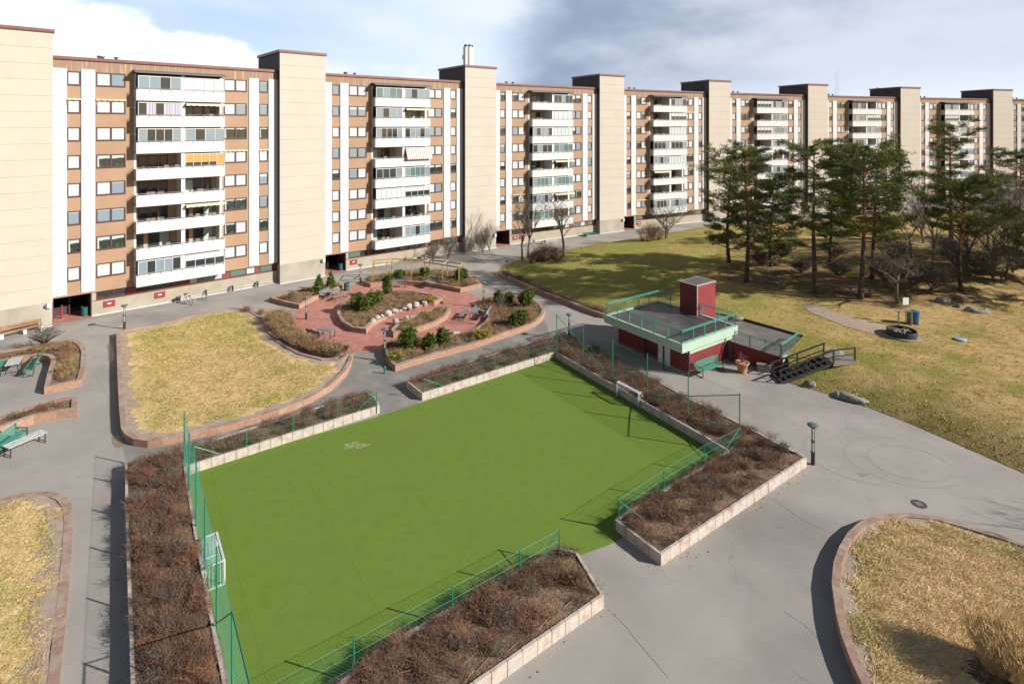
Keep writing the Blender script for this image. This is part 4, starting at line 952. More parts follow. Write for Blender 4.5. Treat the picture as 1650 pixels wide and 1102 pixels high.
# ================================================================== fences round the pitch
def fence(label, pts, h, zb, step=None, top_rail=False, braces=(), rails=()):
    # pts: post feet (x, y); wire mesh of real wires
    root = empty('pitch_fence', (0, 0, 0), label=label, cat='fence', group='green wire fences round the pitch')
    r = .034 if h > 2 else .028
    for p in pts:
        m = MB(); m.tube((0, 0, -.45), (0, 0, h), r, r, 7); m.build('post', M['green'], root, loc=(p[0], p[1], zb))
    m = MB(); sp = .16 if h > 2 else .13; wr = .0023 if 'left side' in label else (.0021 if 'near planter' in label or 'right corner' in label else .0016)
    for i in range(len(pts) - 1):
        a = Vector(pts[i]); b = Vector(pts[i + 1]); d_ = b - a; Lg = d_.length; n = int(Lg / sp)
        off = Vector((0, 0))
        for s in (1, -1):
            k = -int(h / sp)
            while k * sp < Lg:
                x0 = k * sp; 
                # diagonal wire from (x0, 0) rising at 45 degrees, clipped
                t0, t1 = 0., h
                u0, u1 = x0 + t0, x0 + t1
                if u0 < 0: t0 += -u0; u0 = 0
                if u1 > Lg: t1 -= (u1 - Lg); u1 = Lg
                if t1 > t0 + .02:
                    A_, B_ = (u0, u1) if s > 0 else (Lg - u0, Lg - u1)
                    pa = a + d_ * (A_ / Lg); pb = a + d_ * (B_ / Lg); m.tube((pa.x, pa.y, zb + t0), (pb.x, pb.y, zb + t1), wr, wr, 3, cap=False)
                k += 1
        for z in (.03, h * .5, h - .02): m.tube((a.x, a.y, zb + z), (b.x, b.y, zb + z), .005, n=4, cap=False)
    m.build('wire_mesh', M['wire'], root)
    for (p, q) in braces: m = MB(); m.tube(p, q, .024, .024, 6); m.build('brace', M['green'], root)
    for (p, q) in rails: m = MB(); m.tube(p, q, .026, .026, 6); m.build('rail', M['green'], root)
    return root
ZB = .5
def F(px, py): return tuple(G(px, py, ZB).xy)
LFp = [F(297, 752), F(309, 800), F(321, 879), F(339, 955), F(361, 1068), F(385, 1195)]
LFp = [tuple(Vector(LFp[0]).lerp(Vector(F(374, 1130)), t)) for t in (0, .16, .36, .56, .78, 1.0, 1.25)]
def v3(p, z): return (p[0], p[1], z)
fence('tall green wire fence along the left side of the pitch', LFp, 2.85, ZB, braces=[(v3(LFp[0], ZB + 1.9), v3(LFp[1], ZB)), (v3(LFp[5], 3.3), v3(LFp[4], ZB + .1))], rails=[(v3(LFp[5], ZB + 2.8), v3(LFp[6], ZB + 2.8))])
f1 = [F(313, 745), F(397, 720), F(472, 695), F(543, 673), F(607, 655)]
fence('low green wire fence on the far left pitch planter', f1, .95, ZB, braces=[(v3(f1[4], ZB + .9), v3(Vector(f1[4]).lerp(Vector(f1[3]), .55), ZB)), (v3(f1[0], ZB + .85), v3(Vector(f1[0]).lerp(Vector(f1[1]), .45), ZB + .1))])
f2 = [F(683, 632), F(740, 614), F(798, 595), F(852, 578), F(897, 565)]
fence('low green wire fence on the far planter between gap and tall corner post', f2, .95, ZB, braces=[(v3(f2[0], ZB + .9), v3(Vector(f2[0]).lerp(Vector(f2[1]), .55), ZB)), (v3(f2[4], ZB + 1.5), v3(Vector(f2[4]).lerp(Vector(f2[3]), .5), ZB))])
f3 = [F(897, 565), F(940, 587), F(987, 612), F(1043, 640), F(1109, 675), F(1192, 716)]
fence('tall green wire fence at the far right of the pitch beside the pavilion', f3, 2.9, ZB, braces=[(v3(f3[0], ZB + 2.85), v3(f3[1], ZB + 1.4)), (v3(f3[1], ZB + 1.4), v3(f3[2], ZB)), (v3(f3[0], ZB + 1.5), v3(f3[1], ZB))],
      rails=[(v3(f3[5], ZB + 2.8), v3(f3[4], ZB + 1.4)), (v3(f3[4], ZB + 1.4), v3(f3[3], ZB + .05)), (v3(f3[5], ZB + .9), v3(f3[4], ZB + .05))])
f4 = [F(997, 837), F(1070, 787), F(1135, 746), F(1192, 716)]
fence('low green wire fence on the planter at the right corner of the pitch', f4, .95, ZB, braces=[(v3(f4[0], ZB + .85), v3(Vector(f4[0]) + Vector((1.1, -.2)), ZB + .15)), (v3(f4[3], ZB + .95), v3(Vector(f4[3]).lerp(Vector(f4[2]), .5), ZB))])
f5 = [F(901, 889), F(813, 936), F(703, 1003), F(570, 1070), F(440, 1150)]
f5 = [tuple(Vector(f5[0]).lerp(Vector(F(570, 1076)), t)) for t in (0, .23, .58, 1.0, 1.55)]
fence('low green wire fence on the near planter at the bottom of the pitch', f5, .95, ZB, braces=[(v3(f5[0], ZB + .9), v3(Vector(f5[0]).lerp(Vector(f5[1]), .55), ZB))])

# ---- goals
def goal(label, p0, p1, depth_dir, h=.95, dep=.75):
    p0 = Vector(p0); p1 = Vector(p1); root = empty('small_goal', (p0.x, p0.y, .02), label=label, cat='goal'); d_ = p1 - p0; dd = Vector(depth_dir) * dep
    m = MB(); A = Vector((0, 0, 0)); B = Vector((d_.x, d_.y, 0)); Z = Vector((0, 0, h)); D = Vector((dd.x, dd.y, 0))
    for a, b in ((A, A + Z), (A + Z, B + Z), (B + Z, B)): m.bar(a, b, .075, .075)
    m.build('goal_frame', M['goalw'], root)
    m = MB()
    for a, b in ((A, A + D), (B, B + D), (A + D, B + D), (A + D, A + D * .8 + Z * .8), (B + D, B + D * .8 + Z * .8), (A + Z, A + D * .55 + Z), (B + Z, B + D * .55 + Z)): m.bar(a, b, .05, .05)
    m.build('rear_frame', M['goalg'], root)
    m = MB(); n = 17
    for i in range(n):
        t = (i + .5) / n; q = A.lerp(B, t); m.path([q + D, q + D * .85 + Z * .8, q + D * .55 + Z * .99, q + Z * .99], .013, 4)
    for s in (A, B):
        for i in range(1, 6): m.path([s + D * (i / 6), s + D * (i / 6) + Z * (.98 if i < 4 else .85)], .012, 4)
    m.build('goal_bars', M['goalg'], root); return root
goal('small white goal with a steel bar cage at the left fence', G(361, 941).xy, Vector(G(361, 941).xy) + Vector((-.583, .812)) * 1.9, (-.812, -.583), .95, .8)
goal('small white goal at the far right side of the pitch', G(994, 638).xy, Vector(G(994, 638).xy) + Vector((.575, -.818)) * 1.95, (.818, .575), .92, .5)

# ================================================================== pavilion
pr = empty('pavilion', (PV0.x, PV0.y, 0), math.atan2(PB.y, PB.x), label='low red pavilion with a mint green roof deck, green railing and red stair head box', cat='pavilion')
# local frame: x along PB (right, away), y along -PA (left, away); deck 0..6.8 by 0..7.9
DZ = 2.72
m = MB(); m.box(0, 6.8, 0, .22, DZ - .60, DZ + .03, m=0); m.box(0, .22, .22, 7.9, DZ - .60, DZ + .03, m=0); m.box(6.58, 6.8, .22, 7.9, DZ - .60, DZ + .03, m=0); m.box(.22, 6.58, 7.68, 7.9, DZ - .60, DZ + .03, m=0); m.box(-.02, 6.82, -.02, .0, DZ - .06, DZ + .035); m.box(-.02, .0, .0, 7.92, DZ - .06, DZ + .035)
m.build('roof_edge', M['mint'], pr)
m = MB(); m.box(.221, 6.579, .221, 7.679, DZ - .25, DZ - .02); m.build('roof_deck', M['deck'], pr)
m = MB(); m.box(1.5, 6.75, .60, 7.75, 0, DZ - 1.17); m.build('wall', M['redwall'], pr)
m = MB(); m.box(1.42, 6.8, .52, 7.8, DZ - 1.169, DZ - .601); m.build('mint_frieze', M['mint'], pr)
for k_ in (0, 1):
    m = MB(); m.box(1.455, 1.499, 2.30 + .60 * k_, 2.86 + .60 * k_, .03, 1.545); d_ = m.build('door', M['whiteplain'], pr); m = MB(); m.box(1.43, 1.454, 2.36 + .92 * k_, 2.40 + .92 * k_, .85, 1.0); m.build('handle', M['grey'], d_)
m = MB(); m.box(1.465, 1.499, 3.65, 4.3, .35, 1.0); m.build('wall_vent', M['black'], pr)
for (xx, yy) in ((1.40, .50), (.62, 2.2), (1.36, 4.7)): m = MB(); m.box(xx - .05, xx + .05, yy - .05, yy + .05, 0, DZ - .6); m.build('column', M['black'], pr)
m = MB(); m.box(1.44, 1.499, .54, 7.8, 0, .07); m.box(1.50, 6.8, .54, .599, 0, .07); m.build('wall_foot', M['concrete'], pr)
m = MB(); m.box(5.6, 5.85, .48, .515, 1.78, 2.05); m.build('wall_fitting', [M['yellow']], pr)
def railing(parent, P3, z, h=.95, name='railing', post_m='mintd', sp=1.3):
    # posts, handrail, thin balusters along a 3D polyline
    m = MB(); b = MB(); T_ = 0
    for i in range(len(P3) - 1):
        a = Vector(P3[i]); c = Vector(P3[i + 1]); n = max(1, round((c - a).length / sp)); up = Vector((0, 0, 1))
        for k in range(n + 1): q = a.lerp(c, k / n); m.bar(q, q + up * h, .05, .05)
        m.bar(a + up * h, c + up * h, .06, .05); m.bar(a + up * .1, c + up * .1, .035, .03); m.bar(a + up * (h - .12), c + up * (h - .12), .03, .03)
        k = int((c - a).length / .13)
        for j in range(1, k): q = a.lerp(c, j / k); b.bar(q + up * .1, q + up * (h - .12), .010, .010)
    r_ = m.build(name, M[post_m], parent); b.build('balusters', M['balu'], r_); return r_
railing(pr, [(.12, .12, DZ + .03), (.12, 7.78, DZ + .03)], 0); railing(pr, [(.12, .12, DZ + .03), (6.68, .12, DZ + .03)], 0)
railing(pr, [(.12, 7.78, DZ + .03), (6.68, 7.78, DZ + .03)], 0); railing(pr, [(6.68, 7.78, DZ + .03), (6.68, 5.2, DZ + .03)], 0); railing(pr, [(6.68, 3.2, DZ + .03), (6.68, .12, DZ + .03)], 0)
m = MB(); m.bar((6.6, 3.2, DZ + .95), (5.9, 3.0, DZ + .3), .05, .05); m.build('gate_brace', M['mintd'], pr)
sh = MB(); sh.box(6.25, 8.75, 3.40, 3.46, 1.2, 5.13, m=0); sh.box(6.25, 6.31, 3.46, 5.15, 1.2, 5.13, m=0); sh.box(8.69, 8.75, 3.46, 5.15, 1.2, 5.13, m=0); sh.box(6.31, 8.69, 5.09, 5.15, 1.2, 5.13, m=0)
hb = sh.build('stair_head', M['redv'], pr)
m = MB(); m.box(6.20, 8.80, 3.35, 5.20, 5.131, 5.21, m=0); m.box(6.36, 8.64, 3.51, 5.04, 5.211, 5.225, m=1); m.box(6.20, 6.28, 3.35, 3.42, 1.25, 5.13, m=0); m.build('stair_head_trim', [M['concrete'], M['roofdark']], hb)
# raised walkway, its retaining wall and railing
def RZ(x, y): return 1.52 - .13 * max(0, (x - 17))
wk = empty('raised_walkway', (0, 0, 0), label='grey raised walkway between pavilion and black stairs, red retaining wall below it', cat='walkway')
mm = MB(); n0 = len(RAMP); tp = [(x, y, z) for (x, y), z in zip(RAMP, (1.52, 1.09, hz(23.9, 45.9) - .10, hz(20.2, 50.5) - .12, 1.6, 1.6))]
mm.quad(*tp, m=0)
for i in range(n0): a, b = tp[i], tp[(i + 1) % n0]; mm.quad((a[0], a[1], -.02), (b[0], b[1], -.02), b, a, m=0)
mm.build('deck_slab', M['rampm'], wk)
def wallseg(a, b, z0a, z1a, z1b, t, mat_, nm, par):
    a = Vector(a); b = Vector(b); u = (b - a).normalized(); n = Vector((u.y, -u.x)) * t; mb = MB()
    P0 = [(a.x, a.y), (b.x, b.y), (b.x + n.x, b.y + n.y), (a.x + n.x, a.y + n.y)]; i = 0
    mb.v = [(p[0], p[1], z0a) for p in P0] + [(P0[0][0], P0[0][1], z1a), (P0[1][0], P0[1][1], z1b), (P0[2][0], P0[2][1], z1b), (P0[3][0], P0[3][1], z1a)]
    for f in ((0, 3, 2, 1), (4, 5, 6, 7), (0, 1, 5, 4), (1, 2, 6, 5), (2, 3, 7, 6), (3, 0, 4, 7)): mb.f.append(f); mb.m.append(0)
    return mb.build(nm, mat_, par)
wallseg(RAMP[0], RAMP[1], 0, RZ(*RAMP[0]) - .03, RZ(*RAMP[1]) - .03, .06, M['redwall'], 'retaining_wall', wk)
wallseg((20.36, 42.42), (21.3, 43.25), 0, 1.1, 1.05, .08, M['mint'], 'side_wall', wk)
kz = [hz(23.9, 45.9) + .02, hz(20.2, 50.5) + .05, hz(15.2, 53.6) + .05]
wallseg((23.5, 45.45), (19.80, 49.95), 0, kz[0], kz[1], .12, M['black'], 'back_kerb', wk); wallseg((19.80, 49.95), (15.0, 53.05), 0, kz[1], kz[2], .12, M['black'], 'back_kerb', wk)
wallseg((17.30, 45.3), RAMP[0], 0, 1.56, 1.50, .06, M['redwall'], 'retaining_wall', wk)
rl = [(17.5, 44.2, RZ(17.5, 44)), (20.3, 42.47, RZ(20.3, 42)), (23.0, 45.0, hz(23.9, 45.9) - .45)]
railing(wk, rl, 0, .95)
# black timber stairs
sr = empty('timber_stairs', (19.25, 41.0, 0), 0, label='black timber stairs with slanting handrails up to the hill', cat='stairs')
m = MB(); nS = 9; run = 3.9 / nS; rise = 1.38 / nS
for i in range(nS): m.obox((run * (i + .5) , .03 * i, rise * (i + 1) - .03), (run * .50, 0, 0), (0, .6, 0), (0, 0, .035))
m.build('treads', M['black'], sr)
for s in (-.64, .64):
    m = MB(); m.bar((-.1, s, -.02), (3.95, s + .25, 1.36), .06, .24); m.build('stringer', M['black'], sr)
    m = MB()
    for t in (.03, .5, 1.0): q = Vector((-.1, s, 0)).lerp(Vector((3.95, s + .25, 1.38)), t); m.bar(q, q + Vector((0, 0, .95)), .09, .09)
    m.bar((-.1, s, .95), (4.0, s + .25, 2.33), .08, .1); m.bar((-.1, s, .5), (4.0, s + .25, 1.85), .05, .07)
    if s < 0: m.bar((3.95, s + .25, 2.31), (5.7, s + .6, 2.35), .08, .1); m.bar((5.7, s + .6, 1.4), (5.7, s + .6, 2.4), .09, .09); m.bar((3.95, s + .25, 1.85), (5.7, s + .6, 1.9), .05, .07)
    m.build('handrail', M['black'], sr)
m = MB(); m.prism([(3.9, -.5), (5.8, -.1), (6.1, 1.5), (3.9, 1.2)], 1.2, 1.42); m.build('landing', M['oldwood'], sr)
def rock(name, label, c, r, s=3, m_='stone', group=None, seed=0, flat_=.6, par=None):
    g = np.random.default_rng(seed); import bmesh
    bm = bmesh.new(); bmesh.ops.create_icosphere(bm, subdivisions=s, radius=1)
    ph = g.random(6) * 6
    for v in bm.verts:
        d_ = v.co.copy(); k = 1 + .16 * math.sin(3 * d_.x + ph[0]) + .14 * math.sin(4 * d_.y + ph[1] + 2 * d_.z) + .08 * math.sin(9 * d_.z + ph[2] + 5 * d_.x)
        q = d_ * k; q.x = round(q.x * 3.2) / 3.2 * .35 + q.x * .65; v.co = Vector((q.x * r[0], q.y * r[1], q.z * r[2]))
    me = bpy.data.meshes.new(name); bm.to_mesh(me); bm.free(); me.materials.append(M[m_]); me.polygons.foreach_set('use_smooth', [True] * len(me.polygons))
    o = link(name, me, par, c); o.rotation_euler = (0, 0, g.random() * 3)
    if par is None: tag(o, label, 'boulder', group)
    return o
for i, (px, py, sx, sy, sz, lab) in enumerate([(1348, 571, 1.3, .9, .16, 'flat grey bedrock slab beside the top of the black stairs'), (1377, 643, 1.25, .45, .30, 'long low grey rock at the edge of the road-side lawn'), (1352, 637, .5, .4, .22, 'small dark rock left of the long low rock by the road'), (1305, 617, .5, .35, .2, 'dark stone at the foot of the black stairs'),
        (1522, 487, .9, .6, .5, 'larger grey rock left in the row right of the blue bin'), (1545, 495, .5, .4, .3, 'small grey rock in the row right of the blue bin'), (1574, 503, 1.1, .5, .45, 'angular split rock in the row right of the blue bin'), (1590, 502, .3, .3, .25, 'small pale stone at the right end of the rock row'),
        (1187, 513, 1.0, .5, .2, 'pale flat rock breaking the grass behind the walkway'), (1500, 385, 1.6, .7, .4, 'grey rock ledge high on the wooded hill'), (1540, 392, 1.5, .8, .45, 'long grey outcrop on the sunny hill top'), (1480, 366, 1.4, .8, .5, 'distant grey rock near the back of the hill'), (875, 452, .5, .4, .35, 'dark stone among the bushes of the long bed')]):
    q = GH(px, py) if i != 12 else G(px, py, .4); rock('boulder', lab, (q.x, q.y, q.z - sz * .15), (sx * .72, sy * .8, sz), 3, 'rock' if i != 7 else 'stone', 'rocks in the grass', i + 3)

# ================================================================== lamps
def lamp():
    r_ = empty('path_lamp'); m = MB(); m.tube((0, 0, 0), (0, 0, .62), .105, .105, 12); m.tube((0, 0, .62), (0, 0, .66), .12, .12, 12); m.build('lamp_base', M['lampblk'], r_)
    m = MB()
    for a in (0, 2.1, 4.2): m.tube((.085 * math.cos(a), .085 * math.sin(a), .6), (.085 * math.cos(a), .085 * math.sin(a), 2.1), .016, n=5)
    m.tube((0, 0, 1.22), (0, 0, 1.30), .1, .1, 10); m.build('pole', M['lampblk'], r_)
    m = MB(); m.tube((0, 0, .66), (0, 0, 1.22), .038, n=10); m.tube((0, 0, 1.30), (0, 0, 1.95), .038, n=10); m.build('light_tube', M['tubewh'], r_)
    m = MB(); m.lathe([(.03, 1.95), (.10, 2.0), (.28, 2.10), (.30, 2.14), (.27, 2.17), (.05, 2.20)], 20); m.build('lamp_head', M['lamptop'], r_, smooth=True)
    return r_
lp = lamp(); first = True
for (px, py, z, lab) in [(1310, 748, 0, 'tall lamp on the open asphalt right of the pitch, nearest to the viewer'), (200.5, 530, 0, 'lamp beside the far left corner of the big raised lawn'), (493.5, 515, 0, 'lamp standing on the red paving by the small conifer planter'), (580.7, 455.6, 0, 'lamp left of the pergola near the building'), (779, 489, .4, 'lamp in the dry grass at the right edge of the plaza'), (817, 449, .1, 'lamp at the tip of the long brick bed below the hill'), (620, 574, .4, 'lamp at the near left corner of the large plaza planter'), (917, 546, 0, 'lamp behind the corner of the tall fence near the pavilion')]:
    q = G(px, py, z)
    if first: lp.location = q; o = lp; first = False
    else: o = dup(lp, q)
    tag(o, lab, 'path lamp', 'path lamps of one design')
m = MB(); m.tube((0, 0, 0), (0, 0, .5), .08, .08, 10); m.lathe([(.08, .5), (.06, .54), (.01, .56)], 10); q = G(620, 602)
tag(m.build('bollard', M['green'], loc=q, smooth=False), 'short dark green bollard on the path at the plaza entrance', 'bollard')

# ================================================================== benches and tables
def bench(slm, frm='lampblk', w_=1.8, back=True, seat_d=.45):
    r_ = empty('bench'); 
    m = MB()
    for i in range(4): m.box(-w_ / 2, w_ / 2, -seat_d / 2 + i * seat_d / 4, -seat_d / 2 + (i + .8) * seat_d / 4, .43, .46)
    m.build('seat', M[slm], r_)
    if back:
        m = MB()
        for i in range(4): y = seat_d / 2 + .02 + .03 * i; z = .52 + .1 * i; m.box(-w_ / 2, w_ / 2, y, y + .025, z, z + .08)
        m.build('backrest', M[slm], r_)
    for s in (-1, 1):
        m = MB(); x = s * (w_ / 2 - .12)
        m.bar((x, -seat_d / 2, 0), (x, -seat_d / 2, .44), .04); m.bar((x, seat_d / 2, 0), (x, seat_d / 2 + (.12 if back else 0), .92 if back else .44), .04); m.bar((x, -seat_d / 2, .42), (x, seat_d / 2, .42), .04); m.bar((x, -seat_d / 2, .03), (x, seat_d / 2, .03), .035)
        if back: m.bar((x, -seat_d / 2 - .02, .66), (x, seat_d / 2 + .05, .68), .04); m.bar((x, -seat_d / 2, .44), (x, -seat_d / 2, .66), .035)
        m.build('bench_frame', M[frm], r_)
    return r_
def table(slm, frm='lampblk', w_=1.5, d_=.75):
    r_ = empty('garden_table'); m = MB()
    for i in range(6): m.box(-w_ / 2, w_ / 2, -d_ / 2 + i * d_ / 6, -d_ / 2 + (i + .88) * d_ / 6, .70, .735)
    m.build('tabletop', M[slm], r_)
    for sx in (-1, 1):
        for sy in (-1, 1): m = MB(); m.bar((sx * (w_ / 2 - .1), sy * (d_ / 2 - .06), 0), (sx * (w_ / 2 - .1), sy * (d_ / 2 - .06), .7), .045); m.build('leg', M[frm], r_)
    m = MB()
    for sx in (-1, 1): m.bar((sx * (w_ / 2 - .1), -d_ / 2 + .06, .66), (sx * (w_ / 2 - .1), d_ / 2 - .06, .66), .04); m.bar((sx * (w_ / 2 - .1), -d_ / 2 + .06, .12), (sx * (w_ / 2 - .1), d_ / 2 - .06, .12), .03)
    m.bar((-w_ / 2 + .1, 0, .66), (w_ / 2 - .1, 0, .66), .04); m.build('under_frame', M[frm], r_); return r_
def put(proto, a, b, label, cat, group, side=1, z=0, sc_=None, first=[True]):
    # place between two seat-level end points a, b (photograph pixels of the feet); side 1: backrest away from the viewer
    pa, pb = G(*a, z), G(*b, z); c = (pa + pb) / 2; ang = math.atan2(pb.y - pa.y, pb.x - pa.x) + (0 if side == 1 else math.pi)
    if proto.get('used'): o = dup(proto['o'], (c.x, c.y, z), ang)
    else: o = proto['o']; o.location = (c.x, c.y, z); o.rotation_euler = (0, 0, ang); proto['used'] = True
    if sc_: o.scale = sc_
    return tag(o, label, cat, group)
GB = dict(o=bench('slat')); GF = dict(o=bench('slat', back=False, w_=2.0)); GT = dict(o=table('slat'))
gB, gT = 'grey plaza benches', 'grey plaza tables'
put(GB, (515, 484), (538, 474), 'grey bench with backrest against the small conifer planter', 'bench', gB, 1)
put(GT, (529, 483), (548, 475), 'grey table between the two benches beside the small conifer planter', 'table', gT)
put(GF, (536, 487), (558, 478), 'backless grey bench in front of the table near the green waste bin', 'bench', gB)
put(GT, (514, 541), (538, 545), 'grey table alone on the near left of the plaza', 'table', gT)
put(GB, (497, 543), (521, 550), 'grey bench seen from behind next to the hedge', 'bench', gB, -1)
put(GB, (629, 463), (655, 463), 'grey bench below the pergola, left of the pair', 'bench', gB, 1)
put(GT, (683, 461), (702, 467), 'grey table below the right half of the pergola', 'table', gT)
put(GB, (688, 459), (712, 463), 'grey bench half behind the table under the right half of the pergola', 'bench', gB, 1)
put(GF, (741, 518), (752, 505), 'backless grey bench left in the group on the right of the plaza', 'bench', gB)
put(GT, (760, 520), (769, 504), 'grey table between two benches on the right of the plaza', 'table', gT)
put(GB, (775, 521), (788, 505), 'grey bench with its back to the large planter', 'bench', gB, -1)
WB = dict(o=bench('gslat', w_=2.0)); WT = dict(o=table('wslat', w_=1.7, d_=.7)); gG = 'worn green benches'
put(WB, (-12, 742), (30, 712), 'long worn green bench at the left edge beside the pale table', 'bench', gG, 1, 0, (1.35, 1.2, 1.05))
put(WT, (16, 734), (64, 713), 'weathered pale table in front of the long green bench', 'table', 'weathered pale tables', sc_=(1.1, 1.1, .8))
put(WT, (17, 605), (27, 589), 'weathered pale table between two green benches inside the bent planter', 'table', 'weathered pale tables', sc_=(.9, 1.2, .95))
put(WB, (45, 607), (57, 588), 'green bench facing left under the bent planter wall', 'bench', gG, -1)
put(WB, (-6, 607), (8, 590), 'green bench cut by the left edge inside the bent planter', 'bench', gG, 1)
put(WB, (1131, 606), (1157, 596), 'green bench against the red pavilion wall', 'bench', gG, 1)
# long timber bench at the first tower
r_ = empty('long_bench', (0, 0, 0), label='long brown timber bench on concrete feet at the foot of the left tower', cat='bench'); pa = G(-70, 562); pb = G(68, 531.5); u = (pb - pa).normalized(); n_ = Vector((-u.y, u.x, 0)); Z = Vector((0, 0, 1))
m = MB()
for k in range(3): m.bar(pa + n_ * (.15 * k - .15) + Z * .47, pb + n_ * (.15 * k - .15) + Z * .47, .12, .05)
m.build('seat', M['wood'], r_); m = MB()
for k in range(2): m.bar(pa + n_ * (.36 + .05 * k) + Z * (.68 + .18 * k), pb + n_ * (.36 + .05 * k) + Z * (.68 + .18 * k), .04, .14)
m.build('backrest', M['wood'], r_)
for t in (.02, .5, .78, .995): 
    q = pa.lerp(pb, t); m = MB(); m.obox(q + Z * .21, u * .12, n_ * .22, Z * .21); m.bar(q + n_ * .3 + Z * .3, q + n_ * .46 + Z * .98, .05, .05, m=1); m.build('foot', [M['whiteplain'], M['grey']], r_)
# log benches on the hill
for (a, b, lab) in (((1334, 472), (1410, 480), 'long grey plank bench between two pine trunks on the hill'), ((1226, 456), (1262, 462), 'old sloping log bench in the shade left of the middle pines')):
    pa, pb = GH(*a), GH(*b); u = (pb - pa).normalized(); n_ = Vector((-u.y, u.x, 0)).normalized(); r_ = empty('log_bench', (0, 0, 0), label=lab, cat='bench', group='plank benches on the hill')
    m = MB(); m.bar(pa + Z * .42, pb + Z * .42, .28, .07); m.build('seat', M['oldwood'], r_)
    m = MB(); m.bar(pa + Z * .72 + n_ * .6, pb + Z * .72 + n_ * .6, .6, .07); m.build('tabletop', M['oldwood'], r_)
    for t in (.1, .5, .9): q = pa.lerp(pb, t); m = MB(); m.tube(q - Z * .1, q + Z * .4, .1, n=7); m.tube(q + n_ * .6 - Z * .1, q + n_ * .6 + Z * .7, .1, n=7); m.build('foot', M['oldwood'], r_)

# ---- pergola
r_ = empty('pergola', (0, 0, 0), label='curved pergola of fresh yellow timber posts and beams at the far side of the plaza', cat='pergola')
front = [G(*p, .3) for p in ((601, 452), (623, 450.5), (663, 449.5), (712.5, 454), (739.5, 459))]; back = [G(*p, .2) for p in ((603, 446), (631.5, 444), (654, 444), (692.5, 445.5), (721, 449), (745, 453))]
mids = [G(684.5, 449.5, .3)]
fr = sorted(front + mids, key=lambda p: p.x)
for row in (fr, back):
    for p in row: m = MB(); m.box(-.055, .055, -.055, .055, -.3, 1.95); m.build('post', M['pergola'], r_, loc=p)
    m = MB()
    for i in range(len(row) - 1): m.bar(row[i] + Z * 2.0, row[i + 1] + Z * 2.0, .07, .14)
    m.build('beam', M['pergola'], r_)
m = MB()
for p in fr:
    q = min(back, key=lambda b: (b - p).length); m.bar(p + Z * 2.08, q + Z * 2.08, .05, .09)
m.build('cross_beams', M['pergola'], r_)

# ---- bins, pot, boxes
m = MB(); m.lathe([(.25, 0), (.29, .02), (.30, .78), (.33, .80), (.33, .86), (.24, .86), (.23, .6)], 16); o = m.build('waste_bin', M['bin'], loc=G(558.5, 468), smooth=False); tag(o, 'round dark green waste bin by the conifer planter on the plaza', 'waste bin', 'green waste bins')
for (i, u0) in ((0, 2.4), (2, 2.4)):
    pass
pb_ = bpy.data.objects.new('waste_bin', o.data); COL.objects.link(pb_); dd_ = (Vector(PTS[1]) - Vector(PTS[0])).normalized(); q = Vector(PTS[0]) + dd_ * 2.5 + Vector((-dd_.y, dd_.x)) * 1.5; pb_.location = (q.x, q.y, .014); tag(pb_, 'round green waste bin inside the leftmost entrance passage', 'waste bin', 'green waste bins')
pb_ = bpy.data.objects.new('waste_bin', o.data); COL.objects.link(pb_); dd_ = (Vector(PTS[3]) - Vector(PTS[2])).normalized(); q = Vector(PTS[2]) + dd_ * 2.5 + Vector((-dd_.y, dd_.x)) * 1.5; pb_.location = (q.x, q.y, .014); tag(pb_, 'round green waste bin inside the passage next to the second tower', 'waste bin', 'green waste bins')
dd_ = (Vector(PTS[1]) - Vector(PTS[0])).normalized(); q = Vector(PTS[0]) + dd_ * .75 + Vector((-dd_.y, dd_.x)) * 2.1
m = MB(); m.tube((0, 0, 0), (0, 0, 1.1), .11, .11, 10, m=0); m.lathe([(.12, 1.1), (.1, 1.25), (.02, 1.3)], 10, m=1); tag(m.build('ash_post', [M['redbox'], M['black']], loc=(q.x, q.y, .014)), 'slim red post with a black cap in the leftmost entrance passage', 'post')
pot = empty('plant_pot', G(1196, 600), label='large terracotta pot with a small leafless dark red shrub beside the pavilion', cat='plant pot')
m = MB(); m.lathe([(.30, 0), (.33, .05), (.30, .1), (.42, .62), (.50, .70), (.52, .78), (.46, .80), (.42, .76)], 20); m.build('pot', M['terra'], pot, smooth=True)
m = MB(); m.lathe([(.43, .70), (.2, .74), (.01, .75)], 16); m.build('soil', M['soil'], pot)
g = random.Random(3); m = MB()
for i in range(26):
    a = g.uniform(0, 6.28); q = Vector((0, 0, .74)); t = Vector((math.cos(a) * g.uniform(.1, .55), math.sin(a) * g.uniform(.1, .55), 1.1 + g.random() * .4)); m.tube(q, t, .012, .004, 4)
    for k in range(9): c = q.lerp(t, g.uniform(.5, 1)); e = Vector((g.uniform(-.1, .1), g.uniform(-.1, .1), g.uniform(-.08, .06))); m.quad(c, c + e, c + e * .6 + Vector((.03, .03, .03)))
m.build('red_shrub', M['redsh'], pot)
q = G(1231, 597); m = MB(); m.box(-.45, .45, -.25, .25, 0, .42, m=0); m.obox((0, 0, .46), (.5, 0, 0), (0, .3, 0), (0, 0, .04), m=1); o = m.build('salt_box', [M['concrete'], M['oldwood']], loc=q); o.rotation_euler = (0, 0, -.5); tag(o, 'pale grey box under the red retaining wall', 'storage box')
